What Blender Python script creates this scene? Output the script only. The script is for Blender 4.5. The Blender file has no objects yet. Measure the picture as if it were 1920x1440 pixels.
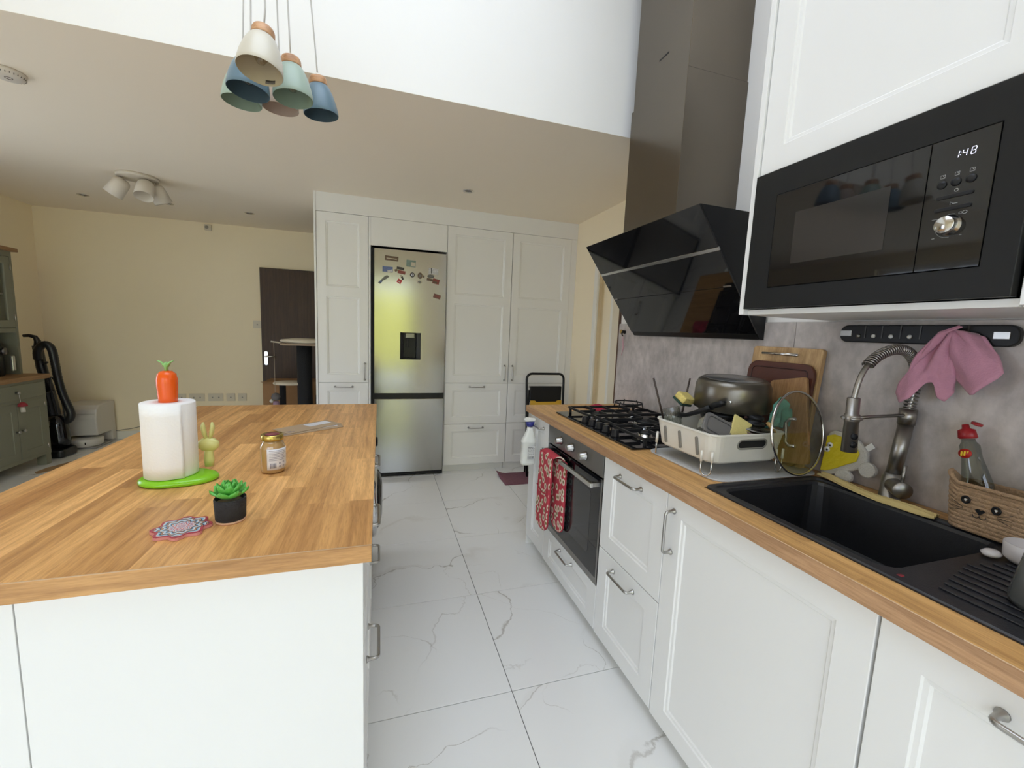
import bpy, math, random
from mathutils import Vector, Matrix
random.seed(7)
PI = math.pi
sc = bpy.context.scene

# ------------------------------------------------------------------ camera
F_PX = 789.84
cam_d = bpy.data.cameras.new('camera')
cam_d.sensor_fit = 'HORIZONTAL'; cam_d.sensor_width = 36.0
cam_d.lens = F_PX / 1920.0 * 36.0
cam_d.clip_start = 0.02; cam_d.clip_end = 200
cam = bpy.data.objects.new('camera', cam_d); sc.collection.objects.link(cam); sc.camera = cam
YAW, PITCH, ROLL = 0.307059, -0.123370, 0.041228
_f = Vector((math.sin(YAW)*math.cos(PITCH), math.cos(YAW)*math.cos(PITCH), math.sin(PITCH)))
_r = Vector((math.cos(YAW), -math.sin(YAW), 0)); _u = _r.cross(_f)
_R = _r*math.cos(ROLL) + _u*math.sin(ROLL); _U = -_r*math.sin(ROLL) + _u*math.cos(ROLL)
cm = Matrix.Identity(4)
for i in range(3):
    cm[i][0] = _R[i]; cm[i][1] = _U[i]; cm[i][2] = -_f[i]
cm[2][3] = 1.326
cam.matrix_world = cm

# ------------------------------------------------------------------ daylight and exposure
world = bpy.data.worlds.new('sky'); sc.world = world; world.use_nodes = True
bg = world.node_tree.nodes['Background']
bg.inputs['Color'].default_value = (0.80, 0.91, 1.09, 1); bg.inputs['Strength'].default_value = 2.6
sc.view_settings.view_transform = 'Standard'; sc.view_settings.look = 'None'
sc.view_settings.gamma = 1.0; sc.view_settings.use_curve_mapping = False
sc.view_settings.exposure = 1.07
sc.cycles.max_bounces = 14; sc.cycles.diffuse_bounces = 9; sc.cycles.glossy_bounces = 6
sc.cycles.transmission_bounces = 8; sc.cycles.transparent_max_bounces = 16
sc.cycles.caustics_reflective = False; sc.cycles.caustics_refractive = False
sc.cycles.sample_clamp_indirect = 6.0
def portal(name, loc, rot, sx, sy):
    l = bpy.data.lights.new(name, 'AREA'); l.shape = 'RECTANGLE'; l.size = sx; l.size_y = sy; l.energy = 1
    l.cycles.is_portal = True
    o = bpy.data.objects.new(name, l); sc.collection.objects.link(o); o.location = loc; o.rotation_euler = rot
portal('skylight_portal', (-0.10, 0.60, 3.72), (0, 0, 0), 1.9, 1.75)
portal('added_window_portal', (-3.26, 2.85, 1.30), (0, -PI/2, 0), 1.9, 1.3)  # sampling guide for the added, unseen side window
portal('garden_door_portal', (-1.20, -2.02, 1.17), (-PI/2, 0, PI), 3.85, 2.36)

# ------------------------------------------------------------------ materials
def _set(b, **kw):
    for k, v in kw.items():
        b.inputs[k].default_value = v
def lin(c):
    return tuple(((x/255)/12.92 if x/255 <= 0.04045 else ((x/255+0.055)/1.055)**2.4) for x in c)
MATS = {}
def M(name, col, rough=0.5, metal=0.0, noise=0.0, nscale=8.0, bump=0.0, bscale=40.0, coat=0.0, spec=None, trans=0.0, ior=None, emit=None, sheen=0.0, stretch=None):
    if name in MATS: return MATS[name]
    m = bpy.data.materials.new(name); m.use_nodes = True; MATS[name] = m
    nt = m.node_tree; b = nt.nodes['Principled BSDF']
    c = (*col, 1)
    _set(b, **{'Base Color': c, 'Roughness': rough, 'Metallic': metal})
    if coat: b.inputs['Coat Weight'].default_value = coat; b.inputs['Coat Roughness'].default_value = 0.08
    if spec is not None: b.inputs['Specular IOR Level'].default_value = spec
    if trans: b.inputs['Transmission Weight'].default_value = trans
    if ior: b.inputs['IOR'].default_value = ior
    if sheen: b.inputs['Sheen Weight'].default_value = sheen
    if emit: b.inputs['Emission Color'].default_value = (*emit[0], 1); b.inputs['Emission Strength'].default_value = emit[1]
    if noise or bump:
        tc = nt.nodes.new('ShaderNodeTexCoord'); mp = nt.nodes.new('ShaderNodeMapping')
        nt.links.new(tc.outputs['Object'], mp.inputs['Vector'])
        if stretch: mp.inputs['Scale'].default_value = stretch
    if noise:
        n = nt.nodes.new('ShaderNodeTexNoise'); n.inputs['Scale'].default_value = nscale; n.inputs['Detail'].default_value = 4
        nt.links.new(mp.outputs['Vector'], n.inputs['Vector'])
        mx = nt.nodes.new('ShaderNodeMix'); mx.data_type = 'RGBA'
        mx.inputs[6].default_value = (*[x*(1-noise) for x in col], 1); mx.inputs[7].default_value = (*[min(1, x*(1+noise)) for x in col], 1)
        nt.links.new(n.outputs['Fac'], mx.inputs[0]); nt.links.new(mx.outputs[2], b.inputs['Base Color'])
    if bump:
        n2 = nt.nodes.new('ShaderNodeTexNoise'); n2.inputs['Scale'].default_value = bscale; n2.inputs['Detail'].default_value = 3
        nt.links.new(mp.outputs['Vector'], n2.inputs['Vector'])
        bp = nt.nodes.new('ShaderNodeBump'); bp.inputs['Strength'].default_value = bump; bp.inputs['Distance'].default_value = 0.01
        nt.links.new(n2.outputs['Fac'], bp.inputs['Height']); nt.links.new(bp.outputs['Normal'], b.inputs['Normal'])
    return m
def N(nt, t, **kw):
    n = nt.nodes.new(t)
    for k, v in kw.items(): setattr(n, k, v)
    return n
def ramp(nt, stops, interp='LINEAR'):
    r = nt.nodes.new('ShaderNodeValToRGB'); e = r.color_ramp.elements; r.color_ramp.interpolation = interp
    while len(e) < len(stops): e.new(0.5)
    for el, (p, c) in zip(e, stops):
        el.position = p; el.color = (*c, 1) if len(c) == 3 else c
    return r
def math_n(nt, op, a=None, b=None):
    n = nt.nodes.new('ShaderNodeMath'); n.operation = op
    for i, x in enumerate((a, b)):
        if x is None: continue
        if isinstance(x, (int, float)): n.inputs[i].default_value = x
        else: nt.links.new(x, n.inputs[i])
    return n.outputs[0]
def mixc(nt, fac, a, b, blend='MIX'):
    n = nt.nodes.new('ShaderNodeMix'); n.data_type = 'RGBA'; n.blend_type = blend
    for i, x in ((0, fac), (6, a), (7, b)):
        if isinstance(x, (int, float)): n.inputs[i].default_value = x
        elif isinstance(x, tuple): n.inputs[i].default_value = (*x, 1) if len(x) == 3 else x
        else: nt.links.new(x, n.inputs[i])
    return n.outputs[2]
def newmat(name, rough=0.5, metal=0.0):
    m = bpy.data.materials.new(name); m.use_nodes = True; MATS[name] = m
    b = m.node_tree.nodes['Principled BSDF']; _set(b, Roughness=rough, Metallic=metal)
    return m, m.node_tree, b

def oak(name, tones, dirn='Y', rough=0.42, per_piece=True):
    m, nt, b = newmat(name, rough)
    tc = N(nt, 'ShaderNodeTexCoord'); oi = N(nt, 'ShaderNodeObjectInfo')
    off = N(nt, 'ShaderNodeVectorMath', operation='ADD')
    cmb = N(nt, 'ShaderNodeCombineXYZ')
    for i, k in enumerate((37.0, 91.0, 13.0)):
        nt.links.new(math_n(nt, 'MULTIPLY', oi.outputs['Random'], k if per_piece else 0.0), cmb.inputs[i])
    nt.links.new(tc.outputs['Object'], off.inputs[0]); nt.links.new(cmb.outputs[0], off.inputs[1])
    mp = N(nt, 'ShaderNodeMapping'); nt.links.new(off.outputs[0], mp.inputs['Vector'])
    mp.inputs['Scale'].default_value = {'Y': (1, 0.07, 1), 'X': (0.07, 1, 1), 'Z': (1, 1, 0.07)}[dirn]
    n1 = N(nt, 'ShaderNodeTexNoise'); _set(n1, Scale=42.0, Detail=6.0, Roughness=0.62, Distortion=0.6); nt.links.new(mp.outputs[0], n1.inputs['Vector'])
    n2 = N(nt, 'ShaderNodeTexNoise'); _set(n2, Scale=260.0, Detail=3.0, Roughness=0.7); nt.links.new(mp.outputs[0], n2.inputs['Vector'])
    wv = N(nt, 'ShaderNodeTexWave'); wv.wave_type = 'BANDS'; wv.bands_direction = 'X' if dirn != 'X' else 'Y'
    _set(wv, Scale=9.0, Distortion=7.0, Detail=3.0); wv.inputs['Detail Scale'].default_value = 1.2; nt.links.new(mp.outputs[0], wv.inputs['Vector'])
    base = ramp(nt, [(i/(len(tones)-1), t) for i, t in enumerate(tones)])
    nt.links.new(oi.outputs['Random'] if per_piece else n1.outputs['Fac'], base.inputs['Fac'])
    g1 = ramp(nt, [(0.30, (0.66, 0.58, 0.50)), (0.62, (1.1, 1.08, 1.04))]); nt.links.new(n1.outputs['Fac'], g1.inputs['Fac'])
    g2 = ramp(nt, [(0.36, (0.72, 0.66, 0.58)), (0.56, (1, 1, 1))]); nt.links.new(n2.outputs['Fac'], g2.inputs['Fac'])
    g3 = ramp(nt, [(0.0, (0.84, 0.80, 0.76)), (0.5, (1.03, 1.03, 1.03))]); nt.links.new(wv.outputs['Fac'], g3.inputs['Fac'])
    c = mixc(nt, 0.75, base.outputs[0], g1.outputs[0], 'MULTIPLY')
    c = mixc(nt, 0.65, c, g2.outputs[0], 'MULTIPLY'); c = mixc(nt, 0.7, c, g3.outputs[0], 'MULTIPLY')
    nt.links.new(c, b.inputs['Base Color'])
    bp = N(nt, 'ShaderNodeBump'); bp.inputs['Strength'].default_value = 0.12; bp.inputs['Distance'].default_value = 0.002
    nt.links.new(n2.outputs['Fac'], bp.inputs['Height']); nt.links.new(bp.outputs[0], b.inputs['Normal'])
    return m

# ------------------------------------------------------------------ mesh helpers
COL = sc.collection
def wmat(o):
    m = o.matrix_basis.copy()
    p = o.parent
    while p is not None:
        m = p.matrix_basis @ m; p = p.parent
    return m
class B:
    def __init__(s): s.v = []; s.f = []; s.sm = []
    def add(s, vs, fs, smooth=False):
        n = len(s.v); s.v += [Vector(v) for v in vs]; s.f += [tuple(i+n for i in f) for f in fs]; s.sm += [smooth]*len(fs); return s
    def box(s, x0, x1, y0, y1, z0, z1):
        return s.add([(x0,y0,z0),(x1,y0,z0),(x1,y1,z0),(x0,y1,z0),(x0,y0,z1),(x1,y0,z1),(x1,y1,z1),(x0,y1,z1)],
                     [(0,3,2,1),(4,5,6,7),(0,1,5,4),(1,2,6,5),(2,3,7,6),(3,0,4,7)])
    def prism(s, poly, h0, h1, axis='Z', smooth=False):
        n = len(poly)
        def mk(a, b, h): return {'Z': (a,b,h), 'X': (h,a,b), 'Y': (a,h,b)}[axis]
        vs = [mk(a,b,h0) for a,b in poly] + [mk(a,b,h1) for a,b in poly]
        n0 = len(s.v)
        s.add(vs, [tuple(range(n))[::-1], tuple(range(n, 2*n))])
        s.add([], []); base = n0
        for i in range(n):
            j = (i+1) % n
            s.f.append((base+i, base+j, base+n+j, base+n+i)); s.sm.append(smooth)
        return s
    def lathe(s, prof, seg=24, c=(0,0,0), axis=(0,0,1), sx=1.0, sy=1.0, smooth=True, caps=True):
        ax = Vector(axis).normalized(); q = Vector((0,0,1)).rotation_difference(ax); c = Vector(c)
        n0 = len(s.v); rings = []
        for r, z in prof:
            if abs(r) < 1e-7:
                rings.append([len(s.v)]); s.v.append(c + q @ Vector((0,0,z)))
            else:
                ring = []
                for k in range(seg):
                    a = 2*PI*k/seg; ring.append(len(s.v)); s.v.append(c + q @ Vector((r*sx*math.cos(a), r*sy*math.sin(a), z)))
                rings.append(ring)
        for A, Bq in zip(rings, rings[1:]):
            for k in range(seg):
                k2 = (k+1) % seg
                if len(A) == 1 and len(Bq) == 1: continue
                if len(A) == 1: s.f.append((A[0], Bq[k2], Bq[k]))
                elif len(Bq) == 1: s.f.append((A[k], A[k2], Bq[0]))
                else: s.f.append((A[k], A[k2], Bq[k2], Bq[k]))
                s.sm.append(smooth)
        for R, rev in ((rings[0], True), (rings[-1], False)):
            if len(R) > 1 and caps:
                s.f.append(tuple(R[::-1]) if rev else tuple(R)); s.sm.append(False)
        return s
    def cyl(s, p0, p1, r0, r1=None, seg=20, smooth=True):
        p0 = Vector(p0); p1 = Vector(p1); d = p1-p0
        return s.lathe([(r0, 0), (r1 if r1 is not None else r0, d.length)], seg, p0, d, smooth=smooth)
    def tube(s, pts, rad, seg=8, closed=False, smooth=True, flat=None):
        pts = [Vector(p) for p in pts]; n = len(pts)
        if not isinstance(rad, (list, tuple)): rad = [rad]*n
        tang = []
        for i in range(n):
            a = pts[(i-1) % n] if (closed or i > 0) else pts[i]; b = pts[(i+1) % n] if (closed or i < n-1) else pts[i]
            tang.append((b-a).normalized())
        up = Vector((0,0,1)) if abs(tang[0].z) < 0.9 else Vector((1,0,0))
        u = tang[0].cross(up).normalized(); rings = []
        for i in range(n):
            t = tang[i]
            u = (u - t*u.dot(t)); u = u.normalized() if u.length > 1e-6 else t.orthogonal().normalized()
            w = t.cross(u); ring = []
            for k in range(seg):
                a = 2*PI*k/seg; ring.append(len(s.v))
                s.v.append(pts[i] + u*(rad[i]*math.cos(a)) + w*(rad[i]*(flat or 1.0)*math.sin(a)))
            rings.append(ring)
        m = n if closed else n-1
        for i in range(m):
            A, Bq = rings[i], rings[(i+1) % n]
            for k in range(seg):
                k2 = (k+1) % seg; s.f.append((A[k], A[k2], Bq[k2], Bq[k])); s.sm.append(smooth)
        if not closed:
            s.f.append(tuple(rings[0][::-1])); s.sm.append(False); s.f.append(tuple(rings[-1])); s.sm.append(False)
        return s
    def grid(s, nu, nv, fn, thick=0.0, smooth=True):
        """sheet fn(u,v)->point; with thickness it becomes a closed slab"""
        P = [[Vector(fn(i/nu, j/nv)) for j in range(nv+1)] for i in range(nu+1)]
        n0 = len(s.v); idx = lambda i, j: n0 + i*(nv+1) + j
        for i in range(nu+1): s.v += P[i]
        for i in range(nu):
            for j in range(nv):
                s.f.append((idx(i,j), idx(i+1,j), idx(i+1,j+1), idx(i,j+1))); s.sm.append(smooth)
        if thick:
            n1 = len(s.v); jdx = lambda i, j: n1 + i*(nv+1) + j
            for i in range(nu+1):
                for j in range(nv+1):
                    a = P[min(i+1,nu)][j]-P[max(i-1,0)][j]; b = P[i][min(j+1,nv)]-P[i][max(j-1,0)]
                    nn = a.cross(b); nn = nn.normalized() if nn.length > 1e-9 else Vector((0,0,1))
                    s.v.append(P[i][j] - nn*thick)
            for i in range(nu):
                for j in range(nv):
                    s.f.append((jdx(i,j), jdx(i,j+1), jdx(i+1,j+1), jdx(i+1,j))); s.sm.append(smooth)
            for i in range(nu):
                s.f.append((idx(i,0), jdx(i,0), jdx(i+1,0), idx(i+1,0))); s.sm.append(False)
                s.f.append((idx(i,nv), idx(i+1,nv), jdx(i+1,nv), jdx(i,nv))); s.sm.append(False)
            for j in range(nv):
                s.f.append((idx(0,j), idx(0,j+1), jdx(0,j+1), jdx(0,j))); s.sm.append(False)
                s.f.append((idx(nu,j), jdx(nu,j), jdx(nu,j+1), idx(nu,j+1))); s.sm.append(False)
        return s
    def xf(s, m, start=0):
        for i in range(start, len(s.v)): s.v[i] = m @ s.v[i]
        return s
def mesh_of(name, b):
    me = bpy.data.meshes.new(name); me.from_pydata([tuple(v) for v in b.v], [], b.f)
    me.polygons.foreach_set('use_smooth', b.sm); me.update()
    import bmesh
    bm = bmesh.new(); bm.from_mesh(me); bmesh.ops.recalc_face_normals(bm, faces=bm.faces); bm.to_mesh(me); bm.free()
    return me
def obj(name, b, mat, parent=None, bevel=0.0, seg=2, sub=0, local=False, label=None, solid=0.0):
    """world-space builder -> one mesh object (moved into the parent's space)"""
    if parent is not None and not local:
        inv = wmat(parent).inverted(); b.v = [inv @ v for v in b.v]
    me = mesh_of(name, b); me.materials.append(mat)
    o = bpy.data.objects.new(name, me); COL.objects.link(o)
    if parent is not None: o.parent = parent
    if bevel:
        md = o.modifiers.new('bevel', 'BEVEL'); md.width = bevel; md.segments = seg; md.limit_method = 'ANGLE'; md.angle_limit = math.radians(40)
    if solid:
        md = o.modifiers.new('solid', 'SOLIDIFY'); md.thickness = solid
    if sub:
        md = o.modifiers.new('sub', 'SUBSURF'); md.levels = sub; md.render_levels = sub
    if label: o['label'] = label
    return o
def tag(o, label, cat, group=None):
    o['label'] = label; o['category'] = cat
    if group: o['group'] = group
    return o
def thing(name, label, cat, loc=(0,0,0), rz=0.0, group=None):
    o = bpy.data.objects.new(name, None); COL.objects.link(o); o.location = loc; o.rotation_euler = (0,0,rz)
    o.empty_display_size = 0.05
    return tag(o, label, cat, group)
def struct(name, b, mat, parent=None, bevel=0.0):
    o = obj(name, b, mat, parent, bevel)
    if parent is None: o['kind'] = 'structure'
    return o
def sempty(name, loc=(0,0,0)):
    o = bpy.data.objects.new(name, None); COL.objects.link(o); o.location = loc; o['kind'] = 'structure'; return o
def rot_at(p, ax, ang):
    return Matrix.Translation(Vector(p)) @ Matrix.Rotation(ang, 4, ax) @ Matrix.Translation(-Vector(p))
def arc(c, r, a0, a1, n, plane='XZ'):
    out = []
    for i in range(n+1):
        a = a0+(a1-a0)*i/n; x = r*math.cos(a); y = r*math.sin(a)
        out.append({'XZ': (c[0]+x, c[1], c[2]+y), 'YZ': (c[0], c[1]+x, c[2]+y), 'XY': (c[0]+x, c[1]+y, c[2])}[plane])
    return out
def rrect(x0, x1, y0, y1, r, n=5):
    pts = []
    for cx, cy, a in ((x1-r,y1-r,0),(x0+r,y1-r,PI/2),(x0+r,y0+r,PI),(x1-r,y0+r,1.5*PI)):
        for i in range(n+1): pts.append((cx+r*math.cos(a+PI/2*i/n), cy+r*math.sin(a+PI/2*i/n)))
    return pts
def loft(b, rings, cap0=True, cap1=True, smooth=False):
    """rings: lists of equal length"""
    n0 = len(b.v); n = len(rings[0])
    for r in rings: b.v += [Vector(p) for p in r]
    for i in range(len(rings)-1):
        for k in range(n):
            k2 = (k+1) % n; b.f.append((n0+i*n+k, n0+i*n+k2, n0+(i+1)*n+k2, n0+(i+1)*n+k)); b.sm.append(smooth)
    if cap0: b.f.append(tuple(n0+k for k in range(n))[::-1]); b.sm.append(False)
    if cap1: b.f.append(tuple(n0+(len(rings)-1)*n+k for k in range(n))); b.sm.append(False)
    return b

# a framed (shaker) front lying in plane o + u*U + v*V, facing Nn
def front(b, o, U, V, Nn, u0, u1, v0, v1, t=0.019, ins=(0.068,0.068,0.066,0.066), back=True, edge=0.0015):
    o, U, V, Nn = Vector(o), Vector(U), Vector(V), Vector(Nn)
    l, r, bt, tp = ins
    rings = []
    for k, d, extra in ((0,-t,0),(0,-edge,0),(0,0,edge),(1,0,0),(1,-0.004,0.003),(1,-0.0048,0.011),(1,-0.009,0.015)):
        a0 = u0 + l*k + extra; a1 = u1 - r*k - extra; c0 = v0 + bt*k + extra; c1 = v1 - tp*k - extra
        rings.append([o + U*a + V*c + Nn*d for a, c in ((a0,c0),(a1,c0),(a1,c1),(a0,c1))])
    return loft(b, rings, cap0=back)
def slab_front(b, o, U, V, Nn, u0, u1, v0, v1, t=0.019, edge=0.0015):
    o, U, V, Nn = Vector(o), Vector(U), Vector(V), Vector(Nn); rings = []
    for d, extra in ((-t,0),(-edge,0),(0,edge)):
        rings.append([o + U*a + V*c + Nn*d for a, c in ((u0+extra,v0+extra),(u1-extra,v0+extra),(u1-extra,v1-extra),(u0+extra,v1-extra))])
    return loft(b, rings)
def handle(parent, c, D, Nn, L=0.136, out=0.032, r=0.0048, mat=None):
    c, D, Nn = Vector(c), Vector(D).normalized(), Vector(Nn).normalized()
    a = c - D*L/2; e = c + D*L/2; pts = []; rad = []
    for d, rr in ((0.0005, 0.0098), (0.003, 0.0092), (0.008, 0.0058), (out-0.011, r)):
        pts.append(a + Nn*d); rad.append(rr)
    for k in range(1, 5):
        th = PI/2*k/4; pts.append(a + Nn*(out-0.011+0.011*math.sin(th)) + D*0.011*(1-math.cos(th))); rad.append(r)
    for k in range(0, 5):
        th = PI/2*k/4; pts.append(e + Nn*(out-0.011+0.011*math.cos(th)) - D*0.011*(1-math.sin(th))); rad.append(r)
    for d, rr in ((0.008, 0.0058), (0.003, 0.0092), (0.0005, 0.0098)):
        pts.append(e + Nn*d); rad.append(rr)
    return obj('handle', B().tube(pts, rad, 10), mat or MATS['brushed_nickel'], parent, label='brushed metal bar handle')
# ------------------------------------------------------------------ material set
M('cabinet_white', (0.80, 0.80, 0.785), 0.36)
M('wall_paint', (0.89, 0.785, 0.58), 0.75, noise=0.02, nscale=2.0, bump=0.04, bscale=60)
M('ceiling_paint', (0.86, 0.775, 0.645), 0.8, noise=0.015, nscale=1.5)
M('wall_paint_skylit', (0.91, 0.905, 0.89), 0.75, noise=0.02, nscale=1.5, bump=0.03, bscale=50)  # cream wall paint again, with the cool skylight put into its colour
M('trim_white', (0.80, 0.775, 0.70), 0.4)
M('grout', (0.06, 0.058, 0.055), 0.8)
M('brushed_nickel', (0.42, 0.41, 0.39), 0.30, 1.0)
M('chrome', (0.72, 0.72, 0.72), 0.10, 1.0)
M('polished_steel', (0.62, 0.61, 0.59), 0.16, 1.0)
M('dark_steel', (0.20, 0.195, 0.19), 0.32, 1.0)
M('tap_steel', (0.34, 0.325, 0.305), 0.36, 1.0)
M('black_glass', (0.006, 0.006, 0.007), 0.04, spec=0.6)
M('black_plastic', (0.010, 0.010, 0.011), 0.40, spec=0.28)
M('black_satin', (0.010, 0.010, 0.011), 0.34, spec=0.3)
M('cast_iron', (0.012, 0.012, 0.012), 0.5, bump=0.15, bscale=200)
M('dark_gap', (0.01, 0.01, 0.01), 0.7)
M('white_plastic', (0.80, 0.79, 0.75), 0.35)
M('off_white_plastic', (0.72, 0.70, 0.63), 0.42, noise=0.04, nscale=30)
M('black_grey', (0.03, 0.03, 0.032), 0.5)
M('composite_black', (0.013, 0.013, 0.015), 0.42, noise=0.25, nscale=60, bump=0.08, bscale=260)
M('garden_lawn', (0.20, 0.24, 0.09), 0.9, noise=0.35, nscale=6)
M('garden_hedge', (0.80, 0.68, 0.16), 0.9, noise=0.5, nscale=5, bump=0.6, bscale=9)
OAK_I = oak('oak_island', [(0.47,0.23,0.074), (0.71,0.40,0.148), (0.56,0.295,0.10), (0.84,0.49,0.19), (0.63,0.345,0.12)], 'Y', 0.40)
OAK_C = oak('oak_counter', [(0.62,0.365,0.138), (0.74,0.44,0.17), (0.54,0.315,0.118), (0.67,0.395,0.15)], 'Y', 0.42)
OAK_E = oak('oak_edge_x', [(0.54,0.30,0.115), (0.60,0.34,0.135)], 'X', 0.45, per_piece=False)
OAK_EY = oak('oak_edge_y', [(0.42,0.25,0.135), (0.52,0.315,0.17)], 'Y', 0.45, per_piece=False)
OAK_D = oak('oak_dresser', [(0.30,0.17,0.075), (0.36,0.21,0.10)], 'Y', 0.5, per_piece=False)
DOOR_W = oak('dark_door_wood', [(0.045,0.020,0.009), (0.065,0.030,0.013)], 'Z', 0.5, per_piece=False)
BAMBOO = oak('bamboo_board', [(0.50,0.33,0.16), (0.58,0.40,0.21)], 'Z', 0.5, per_piece=False)
BOARD_S = oak('small_board_wood', [(0.34,0.19,0.085), (0.42,0.25,0.12)], 'Z', 0.5, per_piece=False)
BEECH = oak('beech_cap', [(0.52,0.29,0.15), (0.60,0.35,0.19)], 'X', 0.5, per_piece=False)

def marble():
    m, nt, b = newmat('marble_tile', 0.16)
    tc = N(nt, 'ShaderNodeTexCoord'); oi = N(nt, 'ShaderNodeObjectInfo'); off = N(nt, 'ShaderNodeVectorMath', operation='ADD'); cmb = N(nt, 'ShaderNodeCombineXYZ')
    for i, k in enumerate((57.0, 83.0, 29.0)): nt.links.new(math_n(nt, 'MULTIPLY', oi.outputs['Random'], k), cmb.inputs[i])
    nt.links.new(tc.outputs['Object'], off.inputs[0]); nt.links.new(cmb.outputs[0], off.inputs[1])
    rot = N(nt, 'ShaderNodeVectorRotate', rotation_type='Z_AXIS'); nt.links.new(off.outputs[0], rot.inputs['Vector'])
    nt.links.new(math_n(nt, 'ADD', math_n(nt, 'MULTIPLY', oi.outputs['Random'], 1.1), 0.35), rot.inputs['Angle'])
    sx = N(nt, 'ShaderNodeSeparateXYZ'); nt.links.new(rot.outputs[0], sx.inputs[0])
    def nz(scale, det=2.0, rough=0.5, src=None):
        n = N(nt, 'ShaderNodeTexNoise'); _set(n, Scale=scale, Detail=det, Roughness=rough); nt.links.new(src or off.outputs[0], n.inputs['Vector']); return n.outputs['Fac']
    warp = math_n(nt, 'ADD', math_n(nt, 'MULTIPLY', nz(2.6), 0.62), math_n(nt, 'MULTIPLY', nz(11.0, 5.0, 0.6), 0.10))
    def vein(freq, shift, width, lo, hi, ms, comp=0):
        x = math_n(nt, 'MULTIPLY', math_n(nt, 'ADD', math_n(nt, 'ADD', sx.outputs[comp], warp), shift), freq)
        d = math_n(nt, 'ABSOLUTE', math_n(nt, 'SUBTRACT', math_n(nt, 'FRACT', x), 0.5))
        w = math_n(nt, 'MULTIPLY', math_n(nt, 'POWER', nz(6.0, 3.0), 2.0), width*4.0)
        r = N(nt, 'ShaderNodeMapRange'); r.interpolation_type = 'SMOOTHSTEP'; nt.links.new(d, r.inputs['Value']); nt.links.new(w, r.inputs['From Max']); _set(r, **{'To Min': 1.0, 'To Max': 0.0})
        k = N(nt, 'ShaderNodeMapRange'); k.interpolation_type = 'SMOOTHSTEP'; nt.links.new(nz(ms, 1.0), k.inputs['Value']); _set(k, **{'From Min': lo, 'From Max': hi})
        return math_n(nt, 'MULTIPLY', r.outputs[0], k.outputs[0])
    v1 = vein(2.4, 0.0, 0.016, 0.38, 0.60, 2.2)
    v2 = vein(3.1, 0.37, 0.010, 0.47, 0.64, 3.0, 1)
    v3 = vein(2.4, 0.02, 0.085, 0.44, 0.70, 2.6)
    c = mixc(nt, math_n(nt, 'MULTIPLY', v3, 0.35), (0.80,0.80,0.785), (0.60,0.575,0.52))
    c = mixc(nt, math_n(nt, 'MULTIPLY', v1, 0.75), c, (0.37,0.345,0.30))
    c = mixc(nt, math_n(nt, 'MULTIPLY', v2, 0.55), c, (0.44,0.41,0.36))
    nt.links.new(c, b.inputs['Base Color'])
    return m
MARBLE = marble()
def concrete():
    m, nt, b = newmat('concrete_panel', 0.45)
    tc = N(nt, 'ShaderNodeTexCoord')
    n1 = N(nt, 'ShaderNodeTexNoise'); _set(n1, Scale=5.0, Detail=7.0, Roughness=0.62, Distortion=0.3); nt.links.new(tc.outputs['Object'], n1.inputs['Vector'])
    mp = N(nt, 'ShaderNodeMapping'); mp.inputs['Scale'].default_value = (1, 1.7, 1.0); nt.links.new(tc.outputs['Object'], mp.inputs['Vector'])
    n2 = N(nt, 'ShaderNodeTexNoise'); _set(n2, Scale=16.0, Detail=5.0, Roughness=0.6); nt.links.new(mp.outputs[0], n2.inputs['Vector'])
    r = ramp(nt, [(0.3, (0.34,0.312,0.298)), (0.5, (0.48,0.445,0.43)), (0.72, (0.62,0.58,0.56))]); nt.links.new(n1.outputs['Fac'], r.inputs['Fac'])
    r2 = ramp(nt, [(0.35, (0.80,0.79,0.79)), (0.6, (1.08,1.06,1.06))]); nt.links.new(n2.outputs['Fac'], r2.inputs['Fac'])
    nt.links.new(mixc(nt, 0.8, r.outputs[0], r2.outputs[0], 'MULTIPLY'), b.inputs['Base Color'])
    return m
CONC = concrete()
def brushed(name, col, rough, dirn=(1,1,40), amt=0.10, vary=True):
    m, nt, b = newmat(name, rough, 1.0)
    tc = N(nt, 'ShaderNodeTexCoord'); mp = N(nt, 'ShaderNodeMapping'); mp.inputs['Scale'].default_value = dirn; nt.links.new(tc.outputs['Object'], mp.inputs['Vector'])
    n = N(nt, 'ShaderNodeTexNoise'); _set(n, Scale=14.0, Detail=3.0); nt.links.new(mp.outputs[0], n.inputs['Vector'])
    n2 = N(nt, 'ShaderNodeTexNoise'); _set(n2, Scale=3.0, Detail=4.0); nt.links.new(tc.outputs['Object'], n2.inputs['Vector'])
    c = mixc(nt, n.outputs['Fac'], tuple(x*(1-amt) for x in col), tuple(x*(1+amt) for x in col))
    nt.links.new(c, b.inputs['Base Color'])
    r = N(nt, 'ShaderNodeMapRange'); _set(r, **{'From Min': 0.3, 'From Max': 0.7, 'To Min': rough*0.95, 'To Max': rough*1.12}); nt.links.new(n2.outputs['Fac'], r.inputs['Value'])
    if vary: nt.links.new(r.outputs[0], b.inputs['Roughness'])
    return m
FRIDGE_S = brushed('fridge_steel', (0.36,0.355,0.345), 0.15, (40,1,1), 0.05)
CHIM_S = brushed('chimney_steel', (0.175,0.152,0.125), 0.27, (1,1,30), 0.03, False)
OVEN_S = brushed('oven_steel', (0.30,0.29,0.28), 0.30, (1,30,1), 0.05)
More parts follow.
